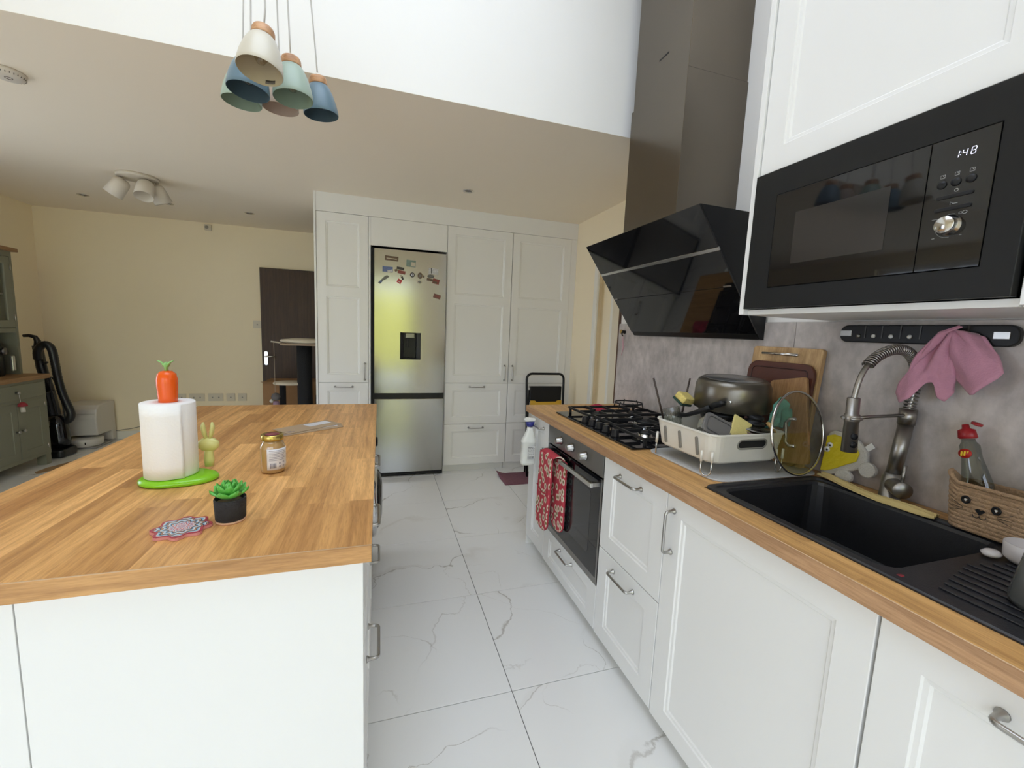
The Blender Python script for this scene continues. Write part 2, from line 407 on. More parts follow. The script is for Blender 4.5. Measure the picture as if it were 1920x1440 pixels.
def clear_glass(name, tint=(1,1,1), gloss=0.10, dens=0.92):
    m = bpy.data.materials.new(name); m.use_nodes = True; nt = m.node_tree; MATS[name] = m
    nt.nodes.remove(nt.nodes['Principled BSDF']); out = nt.nodes['Material Output']
    t = N(nt, 'ShaderNodeBsdfTransparent'); t.inputs[0].default_value = (*[x*dens for x in tint], 1)
    g = N(nt, 'ShaderNodeBsdfGlossy'); g.inputs['Roughness'].default_value = 0.03
    lw = N(nt, 'ShaderNodeLayerWeight'); lw.inputs['Blend'].default_value = 0.25
    lw.inputs['Blend'].default_value = 0.5
    mr = N(nt, 'ShaderNodeMapRange'); _set(mr, **{'To Min': gloss*0.35, 'To Max': min(1.0, gloss*5)}); nt.links.new(math_n(nt, 'POWER', lw.outputs['Facing'], 4.0), mr.inputs['Value'])
    mx = N(nt, 'ShaderNodeMixShader'); nt.links.new(mr.outputs[0], mx.inputs[0]); nt.links.new(t.outputs[0], mx.inputs[1]); nt.links.new(g.outputs[0], mx.inputs[2])
    nt.links.new(mx.outputs[0], out.inputs['Surface']); return m
PANE = clear_glass('window_glass', (1,1,1), 0.08, 0.97)
GLASS = clear_glass('clear_glass', (0.93,0.95,0.93), 0.14, 0.90)

# ------------------------------------------------------------------ the room shell
XL, XR, XREC, YB, YR, ZC, ZH, YS = -3.24, 1.49, 1.79, 5.50, -2.0, 2.357, 3.70, 2.07
struct('wall_back', B().box(XL-0.15, XREC+0.15, YB, YB+0.15, 0, ZC), MATS['wall_paint'])
WY0, WY1, WZ0, WZ1 = 2.20, 3.50, 0.30, 2.20
struct('wall_left', B().box(XL-0.15, XL, YR, WY0, 0, ZH).box(XL-0.15, XL, WY1, YB, 0, ZH).box(XL-0.15, XL, WY0, WY1, 0, WZ0).box(XL-0.15, XL, WY0, WY1, WZ1, ZH), MATS['wall_paint'])
wl = sempty('added_light_window')  # unseen window, added to bring more daylight into the far room
for a0, a1, c0, c1 in ((WY0,WY1,WZ0,WZ0+0.06),(WY0,WY1,WZ1-0.06,WZ1),(WY0,WY0+0.06,WZ0+0.06,WZ1-0.06),(WY1-0.06,WY1,WZ0+0.06,WZ1-0.06),((WY0+WY1)/2-0.03,(WY0+WY1)/2+0.03,WZ0+0.06,WZ1-0.06)):
    obj('frame', B().box(XL-0.11, XL-0.05, a0, a1, c0, c1), MATS['cabinet_white'], wl)
obj('pane', B().box(XL-0.083, XL-0.077, WY0+0.06, WY1-0.06, WZ0+0.06, WZ1-0.06), PANE, wl)
struct('wall_right', B().box(XR, XR+0.45, YR, 2.43, 0, ZH), MATS['wall_paint_skylit'])
# recess wall beyond the worktop with a doorway in it
struct('wall_recess', B().box(XREC, XREC+0.15, 3.34, YB, 0, ZC).box(XREC, XREC+0.15, 2.43, 3.34, 2.0, ZC).box(XREC, XREC+0.15, 2.43, 2.50, 0, 2.0), MATS['wall_paint'])
struct('wall_upper', B().box(XL, XR+0.45, YS, YS+0.20, ZC, ZH), MATS['wall_paint_skylit'])
struct('ceiling', B().box(XL-0.15, XREC+0.15, YS+0.0005, YB+0.15, ZC-0.0005, ZC+0.15), MATS['ceiling_paint'])
hc = sempty('ceiling_upper')
SK = (-1.05, 0.85, -0.28, 1.47)
for x0, x1, y0, y1 in ((XL, SK[0], YR, YS), (SK[1], XR+0.45, YR, YS), (SK[0], SK[1], YR, SK[2]), (SK[0], SK[1], SK[3], YS)):
    obj('ceiling_board', B().box(x0, x1, y0, y1, ZH, ZH+0.15), MATS['ceiling_paint'], hc)
sky = sempty('window_1')
obj('frame', B().box(SK[0], SK[0]+0.05, SK[2], SK[3], ZH+0.02, ZH+0.13), MATS['cabinet_white'], sky)
obj('frame', B().box(SK[1]-0.05, SK[1], SK[2], SK[3], ZH+0.02, ZH+0.13), MATS['cabinet_white'], sky)
for k in range(3): 
    x = SK[0] + (SK[1]-SK[0])*(k+0.5)/3
    obj('pane', B().box(x-0.31, x+0.31, SK[2], SK[3], ZH+0.07, ZH+0.076), PANE, sky)
for k in (1, 2):
    x = SK[0] + (SK[1]-SK[0])*k/3
    obj('glazing_bar', B().box(x-0.03, x+0.03, SK[2], SK[3], ZH+0.03, ZH+0.12), MATS['cabinet_white'], sky)
# wall behind the viewer with wide glazed garden doors
DX0, DX1, DZ = -3.12, 0.72, 2.35
wr = sempty('wall_rear')
for x0, x1, z0, z1 in ((XL, DX0, 0, ZH), (DX1, XR+0.45, 0, ZH), (DX0, DX1, DZ, ZH)):
    obj('wall_section', B().box(x0, x1, YR-0.2, YR, z0, z1), MATS['wall_paint'], wr)
gd = sempty('door_1')
n = 4; w = (DX1-DX0)/n
for k in range(n):
    x0 = DX0+k*w; x1 = x0+w
    fr = obj('door_frame', loft(B(), [[(x0,YR-0.13,0.02),(x1,YR-0.13,0.02),(x1,YR-0.13,DZ),(x0,YR-0.13,DZ)], [(x0,YR-0.07,0.02),(x1,YR-0.07,0.02),(x1,YR-0.07,DZ),(x0,YR-0.07,DZ)],
             [(x0+0.06,YR-0.07,0.09),(x1-0.06,YR-0.07,0.09),(x1-0.06,YR-0.07,DZ-0.06),(x0+0.06,YR-0.07,DZ-0.06)], [(x0+0.06,YR-0.13,0.09),(x1-0.06,YR-0.13,0.09),(x1-0.06,YR-0.13,DZ-0.06),(x0+0.06,YR-0.13,DZ-0.06)],
             [(x0,YR-0.13,0.02),(x1,YR-0.13,0.02),(x1,YR-0.13,DZ),(x0,YR-0.13,DZ)]], False, False), MATS['black_grey'], gd)
    obj('pane', B().box(x0+0.06, x1-0.06, YR-0.103, YR-0.097, 0.09, DZ-0.06), PANE, gd)
struct('bounce_ground', B().box(-16, 12, -16, YR-0.2, -0.25, -0.12).box(-16, XL-0.15, YR-0.2, 14, -0.25, -0.12), M('bounce_ground_pale', (0.66,0.65,0.62), 0.9, noise=0.12, nscale=3))  # added unseen ground, pale to bounce daylight in and cut glow from below
struct('bounce_fence', B().box(-12, 10, -9.2, -9.0, -0.119, 1.9), M('bounce_fence_pale', (0.70,0.68,0.63), 0.8))  # invented unseen fence, kept pale so it throws neutral daylight indoors
hb = B(); rnd = random.Random(3)
hh = [[0.25*rnd.random() for _ in range(9)] for _ in range(13)]
hb.grid(12, 8, lambda u, v: (-1.6+u*2.9, -7.0-0.9*hh[int(u*12)][int(v*8)]-0.25*v, -0.119+v*(2.4+hh[int(u*12)][4])), thick=0.9)
hg = obj('hedge', hb, MATS['garden_hedge']); hg['kind'] = 'structure'

# marble floor, one object per tile
fl = struct('floor', B().box(XL-0.15, XREC+0.15, YR-0.2, YB+0.15, -0.12, -0.0030), MATS['grout'])
tile_mesh = {}
def cuts(a, b, at, step):
    c = [a]; x = at - math.ceil((at-a)/step)*step
    while x < b-1e-4:
        if x > a+1e-3: c.append(x)
        x += step
    return c + [b]
xs = cuts(XL, XREC+0.02, 0.473, 0.6); ys = cuts(YR, YB, 1.335, 0.6); G = 0.0013
for x0, x1 in zip(xs, xs[1:]):
    for y0, y1 in zip(ys, ys[1:]):
        k = (round(x1-x0, 3), round(y1-y0, 3))
        if k not in tile_mesh:
            hx, hy = k[0]/2-G, k[1]/2-G; e = 0.0008
            bb = loft(B(), [[(-hx,-hy,-0.008),(hx,-hy,-0.008),(hx,hy,-0.008),(-hx,hy,-0.008)], [(-hx,-hy,-e),(hx,-hy,-e),(hx,hy,-e),(-hx,hy,-e)], [(-hx+e,-hy+e,0),(hx-e,-hy+e,0),(hx-e,hy-e,0),(-hx+e,hy-e,0)]])
            me = mesh_of('tile', bb); me.materials.append(MARBLE); tile_mesh[k] = me
        o = bpy.data.objects.new('tile', tile_mesh[k]); COL.objects.link(o); o.parent = fl; o.location = ((x0+x1)/2, (y0+y1)/2, 0)

# grey panel splashback with its brown cut edge
sp = sempty('wall_splashback')
obj('panel', B().box(1.478, XR, 1.197, 2.418, 0.883, 1.405), CONC, sp, bevel=0.0008)
obj('panel', B().box(1.478, XR, -0.6, 1.195, 0.883, 1.405), CONC, sp, bevel=0.0008)
obj('cut_edge', B().box(1.476, XR, 2.4185, 2.430, 0.883, 2.2), M('brown_edge', (0.10,0.052,0.03), 0.6), sp)
# doorway in the recess
d3 = sempty('door_3')
obj('casing', B().box(1.765, XREC, 3.285, 3.345, 0, 2.05), MATS['trim_white'], d3, bevel=0.006)
obj('casing', B().box(1.765, XREC, 2.52, 3.285, 1.99, 2.05), MATS['trim_white'], d3, bevel=0.006)
obj('leaf', B().box(XREC+0.05, XREC+0.09, 2.50, 3.34, 0.01, 2.0), MATS['wall_paint'], d3)
obj('jamb', B().box(XREC-0.022, XREC+0.05, 3.01, 3.045, 0, 1.99), MATS['trim_white'], d3, bevel=0.004)
# skirting
struct('baseboard_back', B().box(XL+0.0005, -1.40, YB-0.014, YB-0.0005, 0.0005, 0.09), MATS['trim_white'], bevel=0.003)
struct('baseboard_left', B().box(XL+0.0005, XL+0.014, 4.76, YB-0.016, 0.0005, 0.09), MATS['trim_white'], bevel=0.003)
# dark wooden door in the back wall
d2 = sempty('door_2')
obj('leaf', B().box(-1.285, -0.52, YB-0.04, YB-0.0005, 0.005, 1.925), DOOR_W, d2, bevel=0.002)
pl = obj('lever_handle', B().prism(rrect(-1.262, -1.222, 0.83, 0.99, 0.018), YB-0.052, YB-0.0402, 'Y'), MATS['chrome'], d2, bevel=0.002)
obj('lever', B().tube([(-1.242,YB-0.05,0.93),(-1.242,YB-0.09,0.93),(-1.225,YB-0.10,0.93),(-1.13,YB-0.10,0.935)], 0.008, 8), MATS['chrome'], pl)
CW = MATS['cabinet_white']
NX, NYm, PX = (-1,0,0), (0,-1,0), (1,0,0)
# ------------------------------------------------------------------ tall units on the far side
YT = 3.766
def tall(name, label, x0, x1, hx, z_split=(0.462, 0.845), z_top=2.210, drawers=2):
    t = thing(name, label, 'cabinet', ((x0+x1)/2, YT+0.3, 0), 0, 'tall larder cabinets')
    obj('body', B().box(x0+0.001, x1-0.001, YT+0.0195, YT+0.60, 0.071, z_top), CW, t)
    obj('plinth', B().box(x0+0.002, x1-0.002, YT+0.07, YT+0.59, 0.0005, 0.070), CW, t)
    g = 0.0018; o = (0, YT, 0); zm = 1.592
    d = B(); a0, a1 = x0+g, x1-g
    front(d, o, PX, (0,0,1), NYm, a0, a1, z_split[1]+g, zm, ins=(0.068,0.068,0.066,0.040), edge=0.0)
    front(d, o, PX, (0,0,1), NYm, a0, a1, zm, z_top-g, ins=(0.068,0.068,0.040,0.066), edge=0.0)
    dr = obj('door', d, CW, t)
    handle(dr, (hx, YT, 0.940), (0,0,1), NYm)
    zs = [(z_split[0], z_split[1]), (0.075, z_split[0])]
    for z0, z1 in zs:
        q = obj('drawer', front(B(), o, PX, (0,0,1), NYm, a0, a1, z0+g, z1-g), CW, t)
        handle(q, ((x0+x1)/2, YT, z1-0.036), PX, NYm)
    return t
tall('tall_cabinet', 'narrow white larder cabinet beside the fridge, nearest the dark door', -0.482, -0.090, -0.120)
tall('tall_cabinet', 'white larder cabinet between the fridge and the last tall unit', 0.560, 1.150, 1.113)
tall('tall_cabinet', 'white larder cabinet behind the folded step stool', 1.152, 1.728, 1.190)
fh = thing('fridge_housing', 'white panel housing framing the silver fridge freezer', 'cabinet', (0.235, YT+0.3, 0))
obj('side_panel', B().box(-0.0885, -0.0725, YT, YT+0.60, 0.0005, 2.209), CW, fh)
obj('side_panel', B().box(0.5555, 0.5590, YT, YT+0.60, 0.0005, 2.209), CW, fh)
obj('top_panel', B().box(-0.0715, 0.5545, YT, YT+0.019, 1.985, 2.209), CW, fh, bevel=0.001)
obj('back_panel', B().box(-0.0715, 0.5545, YT+0.585, YT+0.60, 0.0005, 2.209), MATS['dark_gap'], fh)
ep = obj('end_panel', B().box(-0.4985, -0.4835, YT-0.004, YT+0.60, 0.0005, 2.356), CW); tag(ep, 'white full height end panel closing the tall cabinets by the dark door', 'panel')
struct('trim_1', B().box(-0.483, 1.7895, YT, YT+0.60, 2.2115, 2.3562), CW, bevel=0.001)
struct('trim_2', B().box(1.7295, 1.7895, YT+0.004, YT+0.60, 0.0005, 2.2105), CW, bevel=0.001)

# ------------------------------------------------------------------ fridge freezer
fr = thing('fridge_freezer', 'tall silver fridge freezer with water dispenser and magnets', 'fridge', (0.25, 4.05, 0))
YF = 3.742
obj('body', B().box(-0.0695, 0.5525, YF+0.055, YF+0.56, 0.03, 1.975), MATS['dark_gap'], fr)
DXa, DXb, DZa, DZb = 0.167, 0.341, 1.052, 1.282
# upper door with a real recess for the dispenser
ud = B()
x0, x1, z0, z1 = -0.043, 0.549, 0.757, 1.962
ox = [x0, DXa, DXb, x1]; oz = [z0, DZa, DZb, z1]
for i in range(3):
    for j in range(3):
        if i == 1 and j == 1: continue
        ud.add([(ox[i],YF,oz[j]),(ox[i+1],YF,oz[j]),(ox[i+1],YF,oz[j+1]),(ox[i],YF,oz[j+1])], [(0,1,2,3)])
ud.add([(x0,YF,z0),(x1,YF,z0),(x1,YF,z1),(x0,YF,z1),(x0,YF+0.05,z0),(x1,YF+0.05,z0),(x1,YF+0.05,z1),(x0,YF+0.05,z1)], [(0,4,5,1),(1,5,6,2),(2,6,7,3),(3,7,4,0),(4,7,6,5)])
door_u = obj('upper_door', ud, FRIDGE_S, fr, label='brushed silver fridge door')
obj('lower_door', slab_front(B(), (0,YF,0), PX, (0,0,1), NYm, x0, x1, 0.045, 0.706, t=0.05, edge=0.003), FRIDGE_S, fr, label='brushed silver freezer door')
obj('grip_recess', B().box(x0, x1, YF+0.012, YF+0.05, 0.7065, 0.7565), MATS['black_satin'], fr)
obj('toe_strip', B().box(x0, x1, YF+0.02, YF+0.05, 0.012, 0.044), MATS['dark_gap'], fr)
dp = obj('dispenser', loft(B(), [[(DXa,YF,DZa),(DXb,YF,DZa),(DXb,YF,DZb),(DXa,YF,DZb)], [(DXa+0.003,YF-0.001,DZa+0.003),(DXb-0.003,YF-0.001,DZa+0.003),(DXb-0.003,YF-0.001,DZb-0.003),(DXa+0.003,YF-0.001,DZb-0.003)],
     [(DXa+0.028,YF+0.004,DZa+0.01),(DXb-0.036,YF+0.004,DZa+0.01),(DXb-0.036,YF+0.004,DZb-0.004),(DXa+0.028,YF+0.004,DZb-0.004)], [(DXa+0.032,YF+0.045,DZa+0.014),(DXb-0.04,YF+0.045,DZa+0.014),(DXb-0.04,YF+0.045,DZb-0.01),(DXa+0.032,YF+0.045,DZb-0.01)]], False, True), MATS['black_satin'], fr, label='black water dispenser recess')
obj('spout', B().box(0.214, 0.285, YF+0.004, YF+0.04, 1.247, 1.275).box(0.212, 0.287, YF+0.002, YF+0.040, 1.238, 1.2465), MATS['dark_steel'], dp)
obj('lever', B().box(0.219, 0.241, YF+0.018, YF+0.04, 1.155, 1.2375), MATS['black_plastic'], dp, bevel=0.002)

# ------------------------------------------------------------------ worktop run on the right
XF = 0.887            # plane of the cabinet fronts
ZW0, ZW1 = 0.845, 0.883
def handle_y(p, y, z): return handle(p, (XF, y, z), (0,1,0), NX)
def base_unit(label, y0, y1, cat='cabinet', z_top=0.826):
    t = thing('base_cabinet', label, cat, ((XF+XR)/2, (y0+y1)/2, 0), 0, 'white base cabinets under the long worktop')
    obj('plinth', B().box(XF+0.055, XF+0.07, y0+0.001, y1-0.001, 0.0005, 0.060), CW, t)
    return t
FU = dict(o=(XF,0,0), U=(0,1,0), V=(0,0,1), Nn=NX)
g = 0.0018
YA, YB1, YC, YD, YE, YG = 2.385, 2.091, 1.488, 1.088, 0.482, -0.118
cu = base_unit('narrow white base cabinet at the worktop end, behind the hanging spray bottle', YB1, YA-0.018)
obj('body', B().box(XF+0.0195, XR-0.02, YB1+0.001, YA-0.019, 0.062, 0.844), CW, cu)
q = obj('door', front(B(), u0=YB1+g, u1=YA-0.018-g, v0=0.063, v1=0.838, **FU), CW, cu); handle_y(q, 2.235, 0.790)
obj('end_panel', B().box(XF+0.002, XR-0.02, YA-0.0175, YA, 0.0005, 0.844), CW, cu)
# drawer unit under the built-in oven
cu = base_unit('white base cabinet with a low drawer holding the built-in oven', YC, YB1)
obj('body', B().box(XF+0.0195, XR-0.02, YC+0.001, YB1-0.001, 0.062, 0.258), CW, cu)
q = obj('drawer', front(B(), u0=YC+g, u1=YB1-g, v0=0.058, v1=0.256, ins=(0.075,0.075,0.045,0.045), **FU), CW, cu); handle_y(q, 1.795, 0.222)
cu = base_unit('white two drawer base cabinet between the oven and the sink', YD, YC)
obj('body', B().box(XF+0.0195, XR-0.02, YD+0.001, YC-0.001, 0.062, 0.844), CW, cu)
q = obj('drawer', front(B(), u0=YD+g, u1=YC-g, v0=0.447+g, v1=0.838, **FU), CW, cu); handle_y(q, (YC+YD)/2+0.01, 0.790)
q = obj('drawer', front(B(), u0=YD+g, u1=YC-g, v0=0.055, v1=0.447-g, **FU), CW, cu); handle_y(q, (YC+YD)/2+0.01, 0.398)
cu = base_unit('white base cabinet with one wide door under the sink', YE, YD)
obj('body', B().box(XF+0.0195, XR-0.02, YE+0.001, YD-0.001, 0.062, 0.66), CW, cu)
q = obj('door', front(B(), u0=YE+g, u1=YD-g, v0=0.050, v1=0.838, **FU), CW, cu); handle(q, (XF, 1.052, 0.718), (0,0,1), NX)
cu = base_unit('white base cabinet cut off by the lower right corner of the picture', YG, YE)
obj('body', B().box(XF+0.0195, XR-0.02, YG+0.001, YE-0.003, 0.062, 0.66), CW, cu)
q = obj('door', front(B(), u0=YG+g, u1=YE-g-0.002, v0=0.050, v1=0.838, **FU), CW, cu); handle_y(q, 0.245, 0.790)

# worktop of oak staves, each stave its own piece
def staves(parent, mat, rows, y0, y1, z0, z1, lens, seed, holes=()):
    rr = random.Random(seed)
    for a, b_ in rows:
        y = y0 - rr.random()*lens[0]*0.9
        while y < y1:
            L = rr.uniform(*lens); s0, s1 = max(y, y0), min(y+L, y1); y += L
            if s1-s0 < 0.004: continue
            segs = [(s0, s1)]
            for hx0, hx1, hy0, hy1 in holes:
                if a >= hx0-1e-6 and b_ <= hx1+1e-6:
                    ns = []
                    for p, q_ in segs:
                        if q_ <= hy0 or p >= hy1: ns.append((p, q_)); continue
                        if p < hy0: ns.append((p, hy0))
                        if q_ > hy1: ns.append((hy1, q_))
                    segs = ns
            for p, q_ in segs:
                if q_-p > 0.004: obj('stave', B().box(a, b_, p, q_, z0, z1), mat, parent)
wt = thing('worktop', 'long oak stave worktop along the grey splashback', 'worktop', (1.17, 1.0, ZW0))
SX0, SX1, SY0, SY1 = 0.938, 1.402, -0.02, 1.002
HX0, HX1, HY0, HY1 = 0.945, 1.448, 1.39, 2.145
rows = [(0.864, 0.901), (0.901, SX0)] + [(SX0+(SX1-SX0)*i/8, SX0+(SX1-SX0)*(i+1)/8) for i in range(8)] + [(SX1, 1.477)]
staves(wt, OAK_C, rows, -0.6, 2.405, ZW0, ZW1, (0.35, 0.75), 5, [(SX0, SX1, SY0+0.006, SY1-0.006)])
obj('edging', B().box(0.862, 0.864, -0.6, 2.405, ZW0, ZW1), OAK_EY, wt, bevel=0.0007)
obj('edging', B().box(0.862, 1.477, 2.405, 2.407, ZW0, ZW1), OAK_EY, wt, bevel=0.0007)
obj('edge_bead', B().tube([(0.8628,-0.6,ZW1-0.0006),(0.8628,2.407,ZW1-0.0006)], 0.0011, 6), M('bead_wood', (0.55,0.37,0.22), 0.45), wt)

# black composite sink with bowl and drainer
sk = thing('sink', 'black composite sink with deep bowl and ribbed drainer', 'sink', (1.17, 0.5, ZW0))
BX0, BX1, BY0, BY1 = 0.972, 1.366, 0.525, 0.966
zr = ZW1+0.006
def rr3(x0,x1,y0,y1,r,z): return [(x,y,z) for x,y in rrect(x0,x1,y0,y1,r,4)]
sb = B()
loft(sb, [rr3(SX0+0.001,SX1-0.001,SY0,SY1-0.001,0.03,ZW1+0.0003), rr3(SX0+0.001,SX1-0.001,SY0,SY1-0.001,0.03,zr-0.003), rr3(SX0+0.004,SX1-0.004,SY0+0.003,SY1-0.004,0.028,zr),
          rr3(SX0+0.020,SX1-0.020,SY0+0.02,SY1-0.020,0.022,zr), rr3(SX0+0.024,SX1-0.024,SY0+0.024,SY1-0.024,0.020,zr-0.005)], False, False)
# deck plate around the bowl opening
D0 = (SX0+0.024, SX1-0.024, SY0+0.024, SY1-0.024); zd = zr-0.005
outer = rr3(*D0, 0.020, zd); 
loft(sb, [outer, rr3(BX0,BX1,BY0,BY1,0.04,zd)], False, False)
rim = obj('rim', sb, MATS['composite_black'], sk)
bw = B()
loft(bw, [rr3(BX0,BX1,BY0,BY1,0.04,zd), rr3(BX0+0.004,BX1-0.004,BY0+0.004,BY1-0.004,0.04,zd-0.008), rr3(BX0+0.012,BX1-0.012,BY0+0.012,BY1-0.012,0.05,zd-0.165), rr3(BX0+0.04,BX1-0.04,BY0+0.04,BY1-0.04,0.06,zd-0.188)], False, True, smooth=False)
loft(bw, [rr3(BX0-0.006,BX1+0.006,BY0-0.006,BY1+0.006,0.04,zd-0.001), rr3(BX0-0.004,BX1+0.004,BY0-0.004,BY1+0.004,0.05,zd-0.195)], False, True)
bowl = obj('bowl', bw, MATS['composite_black'], sk)
obj('drain', B().lathe([(0.0,0.004),(0.030,0.004),(0.042,0.001),(0.043,-0.003)], 20, (1.17,0.75,zd-0.187)), MATS['polished_steel'], bowl)
for k in range(13):
    x = 0.995 + k*0.0285
    obj('rib', B().box(x, x+0.010, 0.03+0.006*abs(k-6), 0.50-0.007*abs(k-6), zd+0.0002, zd+0.0035), MATS['composite_black'], sk, bevel=0.0015)
pet = obj('red_petal', B().lathe([(0.0,0.0008),(0.009,0.0006),(0.0092,0.0)], 14, (0.972,0.505,zd+0.0003), sx=1.0, sy=0.55), M('petal_red', (0.22,0.02,0.03), 0.5)); tag(pet, 'small red scrap lying on the black sink rim', 'scrap')

# ------------------------------------------------------------------ island
IX0, IX1, IY0, IY1 = -0.885, -0.015, 0.857, 2.513
isl = thing('island_worktop', 'oak stave worktop of the kitchen island', 'worktop', ((IX0+IX1)/2, (IY0+IY1)/2, ZW0))
nr = 15; rw = (IX1-IX0)/nr
staves(isl, OAK_I, [(IX0+i*rw, IX0+(i+1)*rw) for i in range(nr)], IY0+0.002, IY1-0.001, ZW0, ZW1, (0.26, 0.62), 11)
obj('edging', B().box(IX0, IX1, IY0, IY0+0.002, ZW0, ZW1), OAK_E, isl, bevel=0.0007)
obj('edge_bead', B().tube([(IX0,IY0+0.0006,ZW1-0.0005),(IX1,IY0+0.0006,ZW1-0.0005)], 0.0010, 6), MATS['bead_wood'], isl)
XI = -0.033          # island fronts face the aisle
FI = dict(o=(XI,0,0), U=(0,1,0), V=(0,0,1), Nn=PX)
def island_unit(label, y0, y1):
    t = thing('island_cabinet', label, 'cabinet', (-0.31, (y0+y1)/2, 0), 0, 'white island cabinets facing the aisle')
    obj('body', B().box(XI-0.56, XI-0.0195, y0+0.001, y1-0.001, 0.062, 0.8445), CW, t)
    obj('plinth', B().box(XI-0.07, XI-0.055, y0+0.001, y1-0.001, 0.0005, 0.061), CW, t)
    for z0, z1 in ((0.447, 0.838), (0.055, 0.447)):
        q = obj('drawer', front(B(), u0=y0+g, u1=y1-g, v0=z0+g, v1=z1-g, **FI), CW, t)
        handle(q, (XI, (y0+y1)/2, z1-0.042), (0,1,0), PX)
island_unit('white two drawer island cabinet next to the near end panel', 0.896, 1.500)
island_unit('white two drawer island cabinet next to the washing machine', 1.502, 1.905)
ie = obj('island_end_panel', B().box(-0.589, XI+0.001, 0.875, 0.894, 0.0005, 0.8448), CW, bevel=0.0008); tag(ie, 'white end panel of the island facing the viewer', 'panel')
ib = thing('island_back_unit', 'white panelled seating side of the island behind the end panel', 'cabinet', (-0.70, 1.7, 0))
obj('end_panel', B().box(-0.80, -0.592, 0.876, 0.894, 0.0005, 0.8448), CW, ib, bevel=0.0008)
obj('back_panel', B().box(-0.615, -0.5955, 0.896, 2.49, 0.0005, 0.8448), CW, ib)

# washing machine under the far end of the island
wm = thing('washing_machine', 'washing machine with dark porthole door under the island far end', 'washing machine', (-0.3, 2.2, 0))
obj('body', B().box(XI-0.55, XI-0.005, 1.909, 2.468, 0.012, 0.842), M('appliance_grey', (0.22,0.22,0.225), 0.3, 0.6), wm, bevel=0.006)
pd = obj('porthole_door', B().lathe([(0.185,0.0),(0.188,0.012),(0.178,0.026),(0.15,0.030)], 40, (XI-0.005,2.19,0.445), PX), MATS['chrome'], wm)
obj('glass_bowl', B().lathe([(0.150,0.0),(0.150,0.030),(0.13,0.044),(0.08,0.052),(0.0,0.054)], 40, (XI-0.005,2.19,0.445), PX), MATS['black_glass'], pd)
obj('dial', B().lathe([(0.026,0.0),(0.026,0.020),(0.021,0.030),(0.0,0.031)], 24, (XI-0.005,2.06,0.780), PX), MATS['black_plastic'], wm)
obj('control_panel', B().box(XI-0.008, XI-0.0035, 1.93, 2.45, 0.735, 0.828), MATS['black_satin'], wm, bevel=0.002)
# ------------------------------------------------------------------ built-in oven
ov = thing('oven', 'built-in oven with steel control panel and black glass door', 'oven', (1.17, 1.79, 0.26))
YO0, YO1 = YC+0.003, YB1-0.003
obj('body', B().box(XF+0.022, XR-0.03, YO0+0.02, YO1-0.02, 0.262, 0.842), MATS['dark_gap'], ov)
cp = obj('control_panel', B().box(XF-0.002, XF+0.0215, YO0, YO1, 0.738, 0.843), OVEN_S, ov, bevel=0.001)
for y in (1.921, 1.789, 1.653):
    k = obj('knob', B().lathe([(0.021,0.0),(0.021,0.006),(0.0165,0.008),(0.0165,0.030),(0.0150,0.033),(0.0,0.033)], 28, (XF-0.0022, y, 0.786), NX), MATS['brushed_nickel'], cp)
    obj('marker', B().box(XF-0.0362, XF-0.0353, y-0.0012, y+0.0012, 0.789, 0.801), MATS['black_plastic'], k)
dv = obj('door', B().box(XF-0.002, XF+0.0215, YO0+0.014, YO1-0.004, 0.288, 0.729), MATS['black_glass'], ov, bevel=0.0015, label='black glass oven door')
obj('window', B().prism(rrect(YO0+0.09, YO1-0.09, 0.36, 0.65, 0.02), XF-0.0027, XF-0.0021, 'X'), M('oven_window', (0.028,0.028,0.030), 0.06, spec=0.6), dv)
obj('side_trim', B().box(XF-0.001, XF+0.0215, YO0, YO0+0.013, 0.262, 0.729), OVEN_S, ov)
obj('lower_trim', B().box(XF-0.001, XF+0.0215, YO0+0.0135, YO1, 0.262, 0.2875), OVEN_S, ov)
hn = obj('handle', B().box(0.840, 0.853, 1.510, 2.068, 0.692, 0.711), MATS['polished_steel'], dv, bevel=0.0015)
for y in (1.513, 2.046):
    obj('handle_post', B().box(0.8535, XF-0.0022, y, y+0.020, 0.693, 0.710), MATS['brushed_nickel'], hn)

# ------------------------------------------------------------------ gas hob
hb_ = thing('gas_hob', 'black glass gas hob with cast iron grates and five knobs', 'hob', (1.2, 1.77, ZW1))
zt = ZW1+0.0085
obj('glass_top', B().prism(rrect(HX0, HX1, HY0, HY1, 0.008, 3), ZW1+0.0004, zt), MATS['black_glass'], hb_, bevel=0.002)
for y in (1.862, 1.787, 1.722, 1.655, 1.577):
    obj('knob', B().lathe([(0.0185,0.0),(0.0185,0.004),(0.0165,0.006),(0.0155,0.027),(0.0135,0.030),(0.0,0.030)], 24, (0.982, y, zt+0.0003)), MATS['black_satin'], hb_)
for (x, y, r) in ((1.115,1.985,0.038),(1.33,1.985,0.028),(1.265,1.768,0.052),(1.115,1.55,0.030),(1.33,1.55,0.038)):
    bu = obj('burner', B().lathe([(r+0.012,0.0),(r+0.012,0.004),(r+0.002,0.008),(r+0.002,0.014),(r-0.002,0.016),(0.0,0.016)], 28, (x,y,zt+0.0003)), MATS['polished_steel'], hb_, label='steel burner ring')
    obj('burner_cap', B().lathe([(r,0.0),(r,0.006),(r-0.004,0.009),(0.0,0.010)], 28, (x,y,zt+0.0165)), MATS['cast_iron'], bu)
